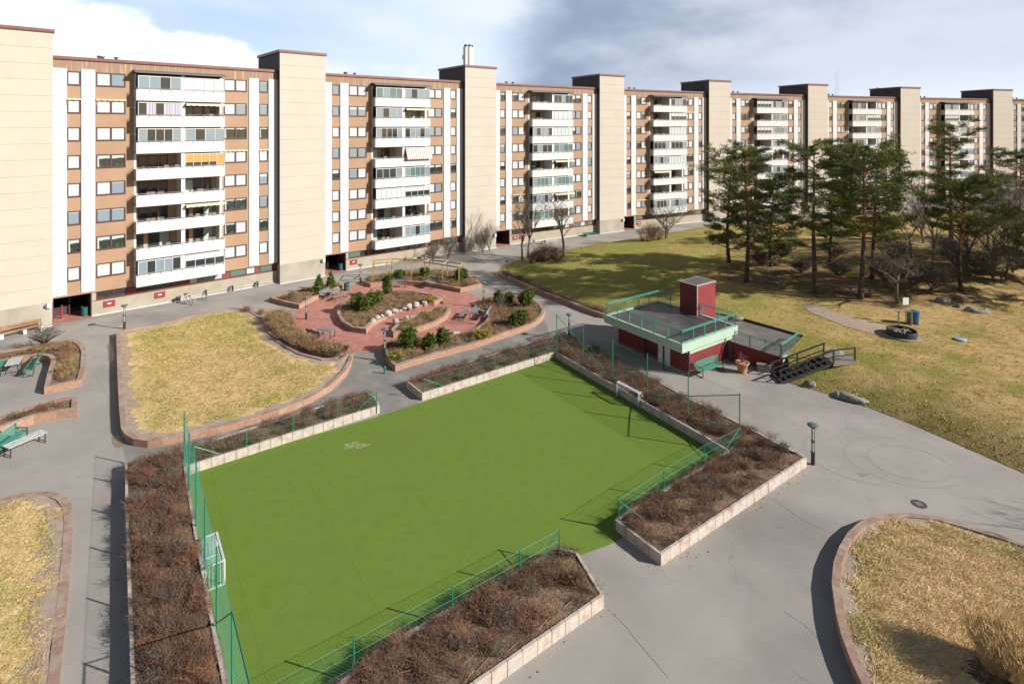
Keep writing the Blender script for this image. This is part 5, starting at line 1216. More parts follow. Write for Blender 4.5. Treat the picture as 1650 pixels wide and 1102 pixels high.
# fire pit, sign, bins on the hill
q = GH(1453, 541); r_ = empty('fire_pit', q, label='round black fire pit ring on the grassy hill', cat='fire pit')
m = MB(); m.lathe([(1.02, -.1), (1.05, .0), (1.05, .50), (1.0, .52), (.95, .50), (.94, .2), (.3, .15), (.01, .16)], 28); m.build('ring', M['black'], r_); 
m = MB(); g = random.Random(8)
for i in range(9): a = g.uniform(0, 6.28); m.bar((math.cos(a) * .7, math.sin(a) * .7, .3 + .03 * i % .1), (math.cos(a + 2.6) * .7, math.sin(a + 2.6) * .7, .42), .09)
m.build('charred_logs', M['oldwood'], r_)
m = MB(); m.lathe([(1.30, 0), (1.28, .05), (1.06, .06)], 28); m.build('stone_rim', M['rock'], r_)
q = GH(1459, 520); r_ = empty('notice_sign', q, .15, label='blank white notice panel on a grey pole behind the fire pit', cat='sign'); m = MB(); m.tube((0, 0, 0), (0, 0, 2.0), .03, n=8); m.build('pole', M['metal'], r_); m = MB(); m.box(-.28, .28, -.04, -.02, 1.55, 2.15); m.build('panel', M['whiteplain'], r_)
q = GH(1448, 524); m = MB(); m.box(-.04, .04, -.04, .04, 0, 1.15); m.box(-.25, 1.1, -.05, .05, 1.15, 1.2); tag(m.build('grill_rack', M['oldwood'], loc=q), 'thin timber rail on a post left of the blue bin', 'rail')
q = GH(1474, 522); m = MB(); m.lathe([(.27, 0), (.30, .05), (.36, 1.0), (.38, 1.02), (.38, 1.1), (.1, 1.16)], 16); m.box(-.5, -.38, -.3, .3, 0, 1.1, m=1); tag(m.build('blue_bin', [M['blue'], M['oldwood']], loc=q), 'blue plastic bin beside the white notice sign', 'waste bin')
q = GH(1547, 548); m = MB(); m.lathe([(.42, .02), (.43, .06), (.35, .09), (.01, .1)], 20); tag(m.build('round_lid', M['discb'], loc=q + Vector((0, 0, .03)), smooth=True), 'flat pale blue disc lying on the grass', 'lid')
q = GH(1577, 374); r_ = empty('playground_roof', q, label='orange playground roof far off between the trees', cat='playground'); m = MB(); m.v = [(-1.5, -1, 1), (1.5, -1, 1.3), (1.5, 1, 1.3), (-1.5, 1, 1), (1.3, 0, 2.4)]; m.f = [(0, 1, 4), (1, 2, 4), (2, 3, 4), (3, 0, 4), (3, 2, 1, 0)]; m.m = [0] * 5; m.build('roof', M['yellow'], r_)
m = MB()
for sx in (-1.3, 1.3):
    for sy in (-.8, .8): m.tube((sx, sy, 0), (sx, sy, 1.1), .06, n=6)
m.build('posts', M['redbox'], r_)
# manhole, puddles
q = G(1481, 812); r_ = empty('manhole_cover', (q.x, q.y, .004), label='oval dark iron drain cover in the asphalt near the curved kerb', cat='drain cover'); m = MB(); m.lathe([(.34, 0), (.33, .012), (.01, .012)], 24); m.build('lid', M['iron'], r_); m = MB()
for i in range(4): m.box(-.12 + .07 * i, -.09 + .07 * i, -.14, .14, .0121, .016)
m.build('slots', M['concrete'], r_)
for nm, pts in (('damp_patch', [(180, 700), (188, 703), (205, 708), (198, 720), (186, 722), (180, 712)]), ('damp_patch', [(170, 555), (180, 553), (184, 566), (184, 585), (172, 580), (176, 570)])):
    tag(sheet(nm, smooth([tuple(G(*p).xy) for p in pts], True, 2), .3, flat(.006), [M['puddle']]), kind='structure')

# ---- bicycles and stands
def bicycle(fm):
    r_ = empty('bicycle')
    for x in (-.52, .52):
        m = MB(); n = 20
        for k in range(n): a = 2 * math.pi * k / n; b = 2 * math.pi * (k + 1) / n; m.tube((.33 * math.cos(a), 0, .33 + .33 * math.sin(a)), (.33 * math.cos(b), 0, .33 + .33 * math.sin(b)), .02, n=5, cap=False)
        w_ = m.build('wheel', M['rubber'], r_, loc=(x, 0, 0)); m = MB()
        for k in range(8): a = math.pi * k / 8; m.tube((.32 * math.cos(a), 0, .33 + .32 * math.sin(a)), (-.32 * math.cos(a), 0, .33 - .32 * math.sin(a)), .004, n=3, cap=False)
        m.build('spokes', M['metal'], w_)
    m = MB(); m.tube((-.52, 0, .33), (-.1, 0, .3), .02); m.tube((-.1, 0, .3), (-.2, 0, .8), .024); m.tube((-.1, 0, .3), (.38, 0, .78), .028); m.tube((-.52, 0, .33), (-.18, 0, .7), .018); m.tube((.52, 0, .33), (.36, 0, .95), .022); m.tube((-.18, 0, .62), (.38, 0, .8), .02); m.build('bicycle_frame', fm, r_)
    m = MB(); m.box(-.34, -.08, -.07, .07, .82, .88); m.build('saddle', M['rubber'], r_)
    m = MB(); m.tube((.36, 0, .95), (.34, 0, 1.02), .02); m.tube((.34, -.28, 1.05), (.34, .28, 1.05), .018); m.tube((.34, -.28, 1.05), (.22, -.28, 1.03), .02); m.tube((.34, .28, 1.05), (.22, .28, 1.03), .02); m.build('handlebar', M['rubber'], r_)
    m = MB(); m.box(.42, .68, -.14, .14, .82, 1.0); m.build('basket', M['grey'], r_)
    return r_
b1 = bicycle(M['bikew']); b1.location = G(303, 490); b1.rotation_euler = (.06, 0, R(-32) + math.pi); tag(b1, 'white bicycle with a basket parked at the stand near the facade', 'bicycle')
b2 = bicycle(M['bikep']); b2.location = G(333, 483); b2.rotation_euler = (.05, 0, R(-60)); b2.scale = (.62, .62, .62); tag(b2, 'small pink child bicycle at the stand near the facade', 'bicycle')
b3 = bicycle(M['bikep']); b3.location = G(856, 397); b3.rotation_euler = (.05, 0, R(-35)); tag(b3, 'pink bicycle parked by the wall behind the forked bare trees', 'bicycle')
b4 = bicycle(M['redbox']); b4.location = G(612, 425.5); b4.rotation_euler = (.1, 0, R(40)); tag(b4, 'dark red bicycle leaning in the heap left of the pergola', 'bicycle')
b5 = bicycle(M['grey']); b5.location = G(604, 427); b5.rotation_euler = (-.1, 0, R(28)); tag(b5, 'grey bicycle leaning in the heap left of the pergola', 'bicycle')
def stand(): 
    r_ = empty('bicycle_stand'); m = MB(); m.tube((0, 0, .28), (2.4, 0, .28), .022, n=6); m.tube((0, 0, .04), (2.4, 0, .04), .022, n=6)
    for k in range(7): x = .15 + k * .35; m.tube((x, 0, .28), (x, -.3, .16), .014, n=5); m.tube((x, -.3, .16), (x, 0, .04), .014, n=5)
    m.build('rail', M['metal'], r_)
    m = MB(); m.v = [(-.1, .12, 0), (.35, .12, 0), (.35, -.2, 0), (-.1, -.2, 0), (.1, .05, .55), (.28, -.08, .62)]; m.f = [(0, 3, 2, 1), (0, 1, 5, 4), (3, 0, 4), (3, 4, 5, 2), (1, 2, 5)]; m.m = [0] * 5; m.box(.36, .42, -.28, .05, 0, .62); m.build('end_block', M['grey'], r_); return r_
sd = stand(); used = False
for (a, b, lab) in (((282, 487), (330, 478), 'bicycle stand behind the white bicycle'), ((326, 477), (366, 470), 'bicycle stand next to the small pink bicycle'), ((368, 470), (410, 462), 'bicycle stand in the middle of the left facade with no bicycle'), ((410, 462.5), (442, 457), 'last bicycle stand before the second stair tower'), ((650, 423), (672, 419), 'bicycle stand behind the pergola, left of two'), ((678, 418), (706, 412), 'bicycle stand behind the pergola, right of two'), ((873, 394), (900, 389), 'bicycle stand between the forked bare trees and the round bare tree')):
    pa, pb = G(*a), G(*b)
    if used: o = dup(sd, (pa.x, pa.y, 0))
    else: o = sd; o.location = pa; used = True
    o.rotation_euler = (0, 0, math.atan2(pb.y - pa.y, pb.x - pa.x)); o.scale = ((pb - pa).length / 2.5, 1, 1); tag(o, lab, 'bicycle stand', 'bicycle stands along the facades')
q = G(951, 380); m = MB(); m.prism([(-1.1, -.5), (1.1, -.5), (1.1, .5), (-1.1, .5)], 0, .25, 0); m.obox((0, 0, .36), (1.3, 0, 0), (0, .62, .08), (0, 0, .03), m=1); o = m.build('cellar_hatch', [M['plinth'], M['bin']], loc=q); o.rotation_euler = (0, 0, BANG[2]); tag(o, 'low green hatch roof at the foot of the fourth stair tower', 'hatch')
# ================================================================== foliage
def tufts(cent, nrm_up, k, ln, w, g, up=.5):
    # k blades fanned around each centre
    n = len(cent); idx = np.repeat(np.arange(n), k); B = cent[idx]; d_ = g.normal(size=(len(B), 3)); d_[:, 2] = d_[:, 2] * .6 + up; d_ /= np.linalg.norm(d_, axis=1, keepdims=True)
    return strips(B - d_ * ln * .15, B + d_ * ln * g.uniform(.6, 1.1, len(B))[:, None], w)
def evergreen(name, label, loc, lobes, n, mats, cat='evergreen shrub', group=None, ln=.16, w=.035, seed=0, up=.8, stem=True, split=.2):
    g = np.random.default_rng(seed); root = empty(name, loc, label=label, cat=cat, group=group)
    tot = sum(l[3] * l[4] * l[5] for l in lobes); P = []
    lobes = [tuple(.88 * v for v in l) for l in lobes]
    for (x, y, z, rx, ry, rz_) in lobes:
        m_ = max(30, int(n * rx * ry * rz_ / tot)); q = g.normal(size=(m_, 3)); q /= np.linalg.norm(q, axis=1, keepdims=True); q *= (g.uniform(.35, 1.08, m_) ** .6)[:, None]
        ph = np.arctan2(q[:, 1], q[:, 0]); q *= (1 + .16 * np.sin(5 * ph + seed) * np.sign(.5 + q[:, 2]) + .1 * np.sin(9 * q[:, 2] + seed))[:, None]
        P.append(q * [rx, ry, rz_] + [x, y, z])
    P = np.vstack(P); P = P[P[:, 2] > .02]; V, F = tufts(P, None, 3, ln, w, g, up); mi = np.repeat((g.random(len(P)) < split).astype(int), 3)
    link('foliage', npmesh('foliage', V, F, mats, mi), root)
    if stem:
        m = MB(); 
        for (x, y, z, rx, ry, rz_) in lobes[:4]: m.tube((x * .5, y * .5, -.15), (x, y, z), .045, .02, 6)
        m.build('stem', M['branch'], root)
    return root
gE = 'evergreen shrubs in the plaza planters'; CM = [M['conif'], M['conif2']]
def tall_cone(n, h, r): return [(0, 0, h * (i + .5) / n, r * (1.05 - i / n), r * (1.05 - i / n), h / n * .8) for i in range(n)]
evergreen('conifer', 'bushy little conifer, left one in the small angular planter', G(514, 468, .4), tall_cone(5, 1.9, .78), 1500, CM, 'conifer', 'small conifers', .2, .035, 1, .5)
evergreen('conifer', 'slimmer little conifer, right one in the small angular planter', G(533, 462, .4), tall_cone(5, 2.0, .6), 1300, CM, 'conifer', 'small conifers', .2, .035, 2, .5)
for (px, py, lob, n, lab, s, mt) in [
    (583, 500, [(-.5, .1, .9, .75, .7, 1.0), (.35, -.35, .75, .7, .6, .9), (.9, .6, 1.1, .7, .6, .8), (1.6, 1.0, 1.15, .55, .5, .7)], 3800, 'biggest dark evergreen shrub, broad, at the left of the central planter', 5, CM),
    (624, 474, [(0, 0, .7, .55, .5, .6), (-.1, .1, 1.5, .5, .45, .6), (.15, -.1, 2.0, .42, .4, .4)], 1700, 'columnar evergreen shrub at the back of the central planter', 6, CM),
    (657, 561, [(0, 0, .85, .85, .75, .9), (.2, .1, 1.3, .55, .5, .6), (-.4, -.1, .7, .5, .5, .6)], 2400, 'round dense evergreen shrub near the left corner of the large planter', 7, CM),
    (693, 562, [(0, 0, .7, .45, .4, .7), (-.45, 0, .5, .3, .3, .5)], 1100, 'upright evergreen shrub, left of the pair in the large planter', 8, CM), (712, 556, [(0, 0, .8, .5, .4, .8), (.4, .1, .75, .3, .3, .7)], 1300, 'upright evergreen shrub, right of the pair in the large planter', 9, CM),
    (832, 526, [(0, 0, .75, .6, .5, .75), (.55, .2, .9, .5, .45, .85), (-.5, 0, .55, .4, .4, .5)], 2000, 'bright evergreen shrub at the right of the large planter', 10, CM),
    (848, 494, [(0, 0, .9, .7, .6, .85), (.4, .3, 1.4, .55, .5, .6), (-.45, .1, .8, .45, .4, .7)], 2200, 'dark spreading evergreen shrub at the far right corner of the large planter', 11, CM),
    (803, 488, [(0, 0, .7, .5, .45, .6)], 900, 'small dark evergreen shrub at the back of the large planter, left of two', 12, CM), (820, 488, [(0, 0, .6, .5, .45, .55)], 900, 'small dark evergreen shrub at the back of the large planter, right of two', 13, CM),
    (644, 449, [(0, 0, .6, .8, .6, .55)], 900, 'leafy green bush under the left half of the pergola', 14, CM), (684, 447, [(0, 0, .7, .7, .6, .65)], 900, 'leafy green bush under the middle of the pergola', 15, CM), (743, 452, [(0, 0, .8, .9, .8, .85)], 1500, 'dark green bush at the right end of the pergola', 16, CM)]:
    evergreen('evergreen_shrub', lab, G(px, py, .38), lob, n, mt, 'evergreen shrub', gE, .17, .036, s)
YM = [M['yellowsh'], M['conif2']]
for (px, py, r, lab, s, mt) in [(692, 486, (.7, .45, .3), 'low golden-yellow shrub at the right tip of the central planter', 20, [M['yellowsh'], M['yellowsh']]), (777, 545, (.9, .6, .45), 'low yellow-green shrub in the front of the large planter', 21, YM), (636, 579, (.75, .6, .32), 'bright yellow-green plants in the near left tip of the large planter', 22, [M['conif2'], M['yellowsh']]), (683, 507, (.3, .25, .2), 'tiny orange-yellow plant in the crescent planter', 23, [M['yellowsh'], M['yellowsh']]), (841, 507, (.5, .4, .3), 'yellowish twigs beside the dark spreading shrub', 24, YM)]:
    evergreen('golden_shrub', lab, G(px, py, .38), [(0, 0, r[2] * .8, *r)], 500, mt, 'low shrub', 'golden and yellow-green low shrubs', .12, .035, s, 1, False)
# pale boulders along the central planter
for i, (px, py, r) in enumerate([(600, 521, .55), (607, 514, .48), (616, 510, .32), (626, 507, .6), (636, 503, .5), (644.5, 501, .24), (651, 498, .3), (659, 496, .58), (671, 493, .52), (684, 489.5, .5), (638, 519, .45), (655, 513, .35), (662, 511, .28)]):
    q = G(px, py, .22); r *= .9; names = ['lowest', 'second', 'third small', 'fourth flat', 'fifth', 'sixth, smallest', 'seventh small', 'eighth', 'ninth', 'topmost']
    lab = f'pale boulder, {names[i]} from the near end of the row in the central planter' if i < 10 else ('white boulder at the tip of the crescent planter', 'flat boulder second from the tip of the crescent planter', 'small boulder third from the tip of the crescent planter')[i - 10]
    rock('boulder', lab, (q.x, q.y, q.z + r * .25), (r * .8, r * .62, r * .55), 3, 'stone', 'pale boulders of the plaza', 60 + i)
q = G(733, 538, .1); rock('boulder', 'flat pale pinkish stone slab on the plaza in front of the large planter', (q.x, q.y, .12), (.55, .35, .2), 3, 'stone', 'pale boulders of the plaza', 90)

# ---- bare trees
def bare_tree(name, label, loc, h, seed, spread=.55, r0=.13, levels=5, trunks=1, split0=.3, cat='tree', group='leafless trees', m_='branch', lean=0, thin=.010, kids_=3):
    g = random.Random(seed); root = empty(name, loc, label=label, cat=cat, group=group); mt = MB(); mc = MB()
    def grow(p, d_, ln, r, lv):
        n = 3; pts = [p]; rs = [r]
        for i in range(n):
            d_ = (d_ + Vector((g.uniform(-1, 1), g.uniform(-1, 1), g.uniform(-.3, .6))) * .13).normalized(); p = p + d_ * ln / n; pts.append(p); rs.append(max(thin * .6, r * (1 - .4 * (i + 1) / n)))
        (mt if lv == 0 else mc).path(pts, rs, 7 if lv == 0 else (5 if lv < 3 else 3))
        if lv >= levels: return
        k = kids_ + (1 if lv in (0, 2) else 0)
        for j in range(k):
            t = g.uniform(.35, 1) if lv else g.uniform(.75, 1); q = pts[min(n, int(t * n + .5))]
            a = 2 * math.pi * (j + g.random()) / k; sd_ = Vector((math.cos(a), math.sin(a), 0)); nd = (d_ * (1 - spread) + sd_ * spread * g.uniform(.6, 1.3) + Vector((0, 0, .18))).normalized()
            grow(q, nd, ln * g.uniform(.58, .8) if lv else h * (1 - split0) * g.uniform(.34, .46), max(thin, r * .52), lv + 1)
    for t in range(trunks):
        a = 6.28 * t / trunks + seed; grow(Vector((0, 0, -.1)), Vector((math.cos(a) * (.25 if trunks > 1 else lean), math.sin(a) * (.25 if trunks > 1 else 0), 1)).normalized(), h * split0, r0, 0)
    top_ = max(v[2] for v in mc.v); k_ = h / top_
    for q_ in (mt, mc): q_.v = [(v[0] * (.5 + .5 * k_), v[1] * (.5 + .5 * k_), v[2] * k_) for v in q_.v]
    mt.build('trunk', M[m_], root); mc.build('crown', M[m_], root); return root
def H1(px, py, top, z=0): q = G(px, py, z); return q, (py - top) / FPX * q.y
def BT(lab, px, py, top, seed, hill_=True, **k):
    q = GH(px, py) if hill_ else G(px, py, k.pop('z', 0)); h = (py - top) / FPX * q.y; return bare_tree('bare_tree', lab, q, h, seed, **k)
BT('leafless tree with a straight trunk and a round crown before the third block', 909, 412, 303, 3, split0=.30, r0=.20, levels=5, spread=.55, kids_=3)
BT('leafless tree, left slanting stem of the forked pair before the third block', 841, 420, 325, 4, split0=.35, r0=.14, levels=4, lean=-.15)
BT('leafless tree, taller right stem of the forked pair before the third block', 851, 414, 300, 5, split0=.35, r0=.17, levels=5, spread=.4)
BT('small leafless tree beside the tawny bush before the fourth block', 1073, 385, 318, 6, split0=.2, r0=.11, trunks=3, levels=4)
for (px, py, tp, s, lab) in [(778, 408, 370, 7, 'thin leafless sapling at the foot of the third stair tower, left one'), (789, 405, 350, 8, 'thin leafless sapling near the entrance right of the third stair tower'), (697, 423, 385, 9, 'spindly bare bush by the wall behind the pergola, left one'), (722, 417, 378, 10, 'spindly bare bush by the wall behind the pergola, right one')]:
    BT(lab, px, py, tp, s, False, split0=.12, r0=.05, trunks=3, levels=4, group='bare saplings by the facade', spread=.45)
BT('gnarled little leafless tree in the bent planter at the left edge', 72, 556, 520, 11, False, z=.45, split0=.12, r0=.07, trunks=3, levels=4, spread=.8, thin=.008, kids_=3)
BT('spindly leafless bush in the small angular planter left of the conifers', 468, 484, 466, 12, False, z=.3, split0=.15, r0=.03, trunks=4, levels=3, spread=.6, group='bare saplings by the facade')
BT('spindly leafless sapling tied to stakes in the large plaza planter', 808, 520, 470, 13, False, z=.4, split0=.4, r0=.03, levels=3, group='bare saplings by the facade')
BT('leafless tree leaning behind the notice sign below the pines', 1446, 489, 400, 14, split0=.3, r0=.15, levels=5, spread=.65, lean=.1)
BT('large leafless tree with many upright twigs left of the eighth stair tower', 1590, 400, 258, 15, split0=.22, r0=.24, levels=5, spread=.4, kids_=3)
BT('leafless tree standing close to the right edge of the picture', 1640, 420, 268, 16, split0=.2, r0=.22, levels=5, spread=.5)
BT('leafless tree between the slender pine and the dark right pine', 1505, 400, 268, 17, split0=.25, r0=.18, levels=5, spread=.45)
BT('smaller leafless tree with a crooked trunk in the middle of the hill', 1470, 415, 330, 18, split0=.35, r0=.12, levels=4, spread=.6)
BT('low leafless tree in front of the seventh stair tower', 1560, 420, 330, 19, split0=.2, r0=.12, levels=4, spread=.6, trunks=2)
for (px, py, tp, s, lab) in [(1500, 470, 415, 21, 'tangled bare thicket right of the leaning leafless tree'), (1470, 462, 405, 22, 'tangled bare thicket behind the leaning leafless tree'), (1600, 450, 380, 23, 'bare thicket right of the front right pine'), (1440, 420, 370, 24, 'bare bush half way up the hill left of the thickets'), (1540, 430, 385, 25, 'bare bush behind the front right pine'), (1632, 440, 372, 26, 'bare thicket at the right edge of the hill'), (1380, 380, 340, 27, 'bare bush far back between the pine trunks'), (1430, 375, 335, 28, 'bare bush far back right of the middle pines'), (1475, 370, 330, 29, 'bare bush far back near the rock ledge'), (1330, 385, 345, 30, 'bare bush far back behind the middle pine')]:
    BT(lab, px, py, tp, s, True, split0=.08, r0=.05, trunks=5, levels=4, spread=.7, cat='bush', group='bare thickets on the hill')
bare_tree('bare_tree', 'leafless tree just beyond the right edge whose branches shade the asphalt', (38.5, 21.5, 0), 9.5, 31, split0=.25, r0=.2, levels=5, spread=.55)
for (px, py, r, hh, lab, s, mt) in [(1042, 388, 1.4, 2.6, 'tawny leafless bush left of the sapling before the fourth block', 71, ['twigr', 'twigg']), (1057, 386, 1.2, 2.8, 'second tawny leafless bush touching the sapling before the fourth block', 72, ['twigr', 'twig']), (880, 420, 2.2, 1.9, 'wide brown leafless bush between the forked tree and the round-crowned tree', 73, ['twig', 'twigr']), (862, 422, 1.4, 1.4, 'brown leafless bush right behind the forked bare trees', 74, ['twig', 'twigr'])]:
    q = GH(px, py); ring = [(q.x + r * math.cos(t), q.y + r * .8 * math.sin(t)) for t in np.linspace(0, 6.28, 11)[:-1]]
    shrubs('x', 'bare_bush', lab, ring, hill, 60, hh, [M[a] for a in mt], spread=.35, w=.018, seed=s, kind=None, cat='bush', cl=.4)

# ---- pines
def pine(label, px, py, top, seed, crown=.45, rad=2.6, lean=0., dens=1., sparse=False, dark=.5, cx=0, deadlow=True):
    rad *= .98; q = GH(px, py); h = (py - top) / FPX * q.y - .35; g = random.Random(seed); gn = np.random.default_rng(seed)
    root = empty('pine_tree', q, label=label, cat='pine tree', group='pine trees on the hill'); 
    tl = MB(); tu = MB(); n = 12; pts = []; r0 = .016 * h + .03
    bx = g.uniform(-.25, .25); by = g.uniform(-.2, .2)
    for i in range(n + 1):
        t = i / n; pts.append(Vector((lean * h * t + bx * math.sin(t * 5), by * math.sin(t * 4 + 1), -.15 + (h + .1) * t)))
    rs = [max(.03, r0 * (1 - .85 * (i / n)) * (1.25 if i == 0 else 1)) for i in range(n + 1)]
    k = int(n * .45); tl.path(pts[:k + 1], rs[:k + 1], 9); tu.path(pts[k:], rs[k:], 8)
    tl.build('trunk', M['bark'], root, smooth=True); up = tu.build('upper_trunk', M['barkr'], root, smooth=True)
    br = MB(); C = []
    def at_(t): f_ = t * n; i = min(n - 1, int(f_)); return pts[i].lerp(pts[i + 1], f_ - i)
    nb = int(32 * dens); 
    for j in range(nb):
        t = crown + (1 - crown) * (j + g.random() * .8) / nb; t = min(t, .985); a = j * 2.4 + g.uniform(-.5, .5)
        rel = (t - crown) / (1 - crown); prof = math.sin(math.pi * min(1, (.18 + .82 * (1 - rel)))) ** .6 if rel > .25 else .65 + 1.3 * rel
        ln = rad * max(.22, prof) * g.uniform(.55, 1.15)
        if sparse and g.random() < .25: continue
        p = at_(t); d_ = Vector((math.cos(a), math.sin(a), g.uniform(-.08, .30) + .35 * rel)); m1 = p + d_ * ln * .55 + Vector((0, 0, -.04 * ln)); e = p + d_ * ln + Vector((g.uniform(-.3, .3), g.uniform(-.3, .3), .10 * ln))
        br.path([p, m1, e], [.045 + .008 * h * (1 - rel) * .6, .035, .018], 5)
        for s in range(int(3 + ln * 2.2)):
            u = g.uniform(.38, 1.05); b0 = p.lerp(m1, u / .55) if u < .55 else m1.lerp(e, min(1.1, (u - .55) / .45)); a2 = a + g.choice([-1, 1]) * g.uniform(.3, 1.3); l2 = ln * g.uniform(.10, .34) + .12
            c = b0 + Vector((math.cos(a2) * l2, math.sin(a2) * l2, g.uniform(-.03, .18) * ln * .6 + .05)); br.tube(b0, c, .016, .008, 3, cap=False)
            C.append((c, .30 + .12 * ln))
    top_ = pts[-1]
    for s in range(7): C.append((top_ + Vector((g.uniform(-.35, .35), g.uniform(-.35, .35), g.uniform(-.7, .15))), .32))
    if deadlow:
        for j in range(9):
            t = g.uniform(crown * .5, crown); a = g.uniform(0, 6.28); p = at_(t); ln = g.uniform(.5, 2.0); m1 = p + Vector((math.cos(a), math.sin(a), .05)) * ln * .6; e = p + Vector((math.cos(a + .2), math.sin(a + .2), -.15)) * ln; br.path([p, m1, e], [.03, .02, .01], 4)
            for s in range(3): c = m1.lerp(e, g.random()); br.tube(c, c + Vector((g.uniform(-.4, .4), g.uniform(-.4, .4), g.uniform(-.25, .2))), .010, .005, 3, cap=False)
    br.build('limbs', M['barkr'] if not sparse else M['branch'], root)
    cen = np.array([c[0] for c in C]); rr = np.array([c[1] for c in C]); kk = 28; idx = np.repeat(np.arange(len(cen)), kk); o = gn.normal(size=(len(idx), 3)); o /= np.linalg.norm(o, axis=1, keepdims=True); o *= gn.random(len(idx))[:, None] ** .45
    P = cen[idx] + o * rr[idx][:, None] * [1.1, 1.1, .42] + [0, 0, .05]
    V, F = tufts(P, None, 5, .24, .019, gn, .55); shade = gn.random(len(cen)); hi_ = gn.random(len(P)) < .24 + .26 * (o[:, 2] > .2)  # hi_: blades in the painted highlight colour, more of them on pad tops
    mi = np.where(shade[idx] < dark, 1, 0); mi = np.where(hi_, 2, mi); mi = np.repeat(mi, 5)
    link('crown', npmesh('crown', V, F, [M['needle'], M['needle2'], M['needle_lit']], mi), root)
    return root
for a in [('pine with a full conical crown, leftmost of the pines', 1175, 423, 250, 1, .12, 3.4, 0, 1.0),
          ('pine with a thick bare lower trunk, second from the left at the lawn edge', 1203, 455, 237, 2, .26, 3.7, .0, 1.3),
          ('shorter dark pine standing behind the second pine', 1243, 430, 300, 3, .14, 3.6, 0, 1.1),
          ('slender pine with a thin pointed crown in the middle of the hill', 1313, 472, 233, 4, .30, 3.6, -.01, 1.2, True),
          ('dense pine behind the slender middle pine', 1338, 423, 262, 5, .22, 2.9, .02, .95),
          ('tall reddish pine with an open crown, nearest to the two plank benches', 1387, 482, 234, 6, .38, 3.9, .03, 1.3),
          ('dark pine leaning right behind the tall reddish pine', 1404, 448, 262, 7, .34, 3.7, .06, 1.0),
          ('tall dark-trunked pine alone at the right with a low spreading crown', 1551, 470, 292, 8, .52, 3.7, -.02, 1.0),
          ('tallest thin pine at the back right with foliage only near its top', 1532, 395, 200, 9, .42, 3.0, -.005, .8),
          ('dark pine cut by the right edge of the picture', 1672, 455, 360, 10, .14, 2.8, 0, .9),
          ('pine at the right edge far back with a flat top', 1644, 390, 246, 11, .5, 3.4, 0, .9),
          ('pine standing just outside the right edge, its shadow on the hill', 1790, 500, 250, 16, .35, 3.6, 0, 1.1)]:
    pine(*a[:4], a[4], a[5], a[6], a[7], a[8], *(a[9:]))
# flag-coloured strip on a pole between the towers
q = GH(1446, 350); m = MB(); m.tube((0, 0, 0), (0, 0, 12.0), .10, .07, 7); tag(m.build('flag_pole', M['metal'], loc=q), 'pale pole rising behind the pines by the seventh stair tower', 'pole')
m = MB(); m.quad((.1, 0, 11.6), (.45, .05, 11.2), (.25, .05, 9.4), (-.05, 0, 8.6), m=0); m.quad((.1, .01, 11.7), (.5, .06, 11.5), (.45, .06, 11.2), (.1, .01, 11.6), m=1); m.quad((-.05, .01, 9.4), (.1, .03, 9.8), (.05, .03, 8.5), (-.25, .01, 8.0), m=1)
tag(m.build('pennant', [M['yellow'], M['blue']], loc=q), 'narrow blue and yellow pennant hanging from the pale pole', 'flag')

# ---- reeds
def reeds(label, px, py, r, h, n, seed):
    q = G(px, py, .38); g = np.random.default_rng(seed); a = g.uniform(0, 6.28, n); rr = r * .55 * np.sqrt(g.random(n)); B = np.column_stack([q.x + rr * np.cos(a), q.y + rr * np.sin(a), np.full(n, .33)])
    hh = h * g.uniform(.55, 1.05, n); d_ = np.column_stack([np.cos(a) * .28 * rr / r + g.normal(size=n) * .09, np.sin(a) * .28 * rr / r + g.normal(size=n) * .09]); mid = B + np.column_stack([d_ * hh[:, None] * .8, hh * .65]); tip = mid + np.column_stack([d_ * hh[:, None] * .8 + g.normal(size=(n, 2)) * .1, hh * .33])
    k = n * 2; i = g.integers(0, n, k); b = B[i] + (mid[i] - B[i]) * g.random(k)[:, None]; t = b + np.column_stack([g.normal(size=(k, 2)) * .10, g.uniform(.10, .30, k)])
    V, F, mi = merge([(*strips(B, mid, .0035), 0), (*strips(mid, tip, .004), 0), (*strips(b, t, .003), 0), (*strips(tip, tip + np.column_stack([g.normal(size=(n, 2)) * .08, np.full(n, .20)]), .009), 0)])
    tag(link('reed_clump', npmesh('reed_clump', V, F, [M['reed']])), label, 'ornamental grass', 'tall dry reeds')
reeds('largest clump of tall dry golden reeds at the lower right', 1606, 1074, .75, 1.35, 3600, 1)
reeds('smaller clump of dry reeds at the lower right corner', 1660, 1118, .6, 1.25, 1500, 2)
q = G(1600, 1085, .36); ring = [(q.x + .9 * math.cos(t) * (1 + .15 * math.sin(3 * t)), q.y + .65 * math.sin(t)) for t in np.linspace(0, 6.28, 14)[:-1]]
tag(sheet('reed_soil', ring, .3, lambda x, y: fF(x, y) + .015, [M['soil']]), kind='structure')

BT('leafless birch-like tree at the right edge in front of the dark pine', 1622, 452, 300, 41, split0=.3, r0=.13, levels=5, spread=.5)
BT('thin leafless tree between the two front right pines', 1500, 440, 330, 42, split0=.3, r0=.08, levels=4, spread=.5)
BT('bare many-stemmed tree left of the dark pine at the right edge', 1600, 430, 290, 43, split0=.15, r0=.10, trunks=3, levels=4, spread=.45)
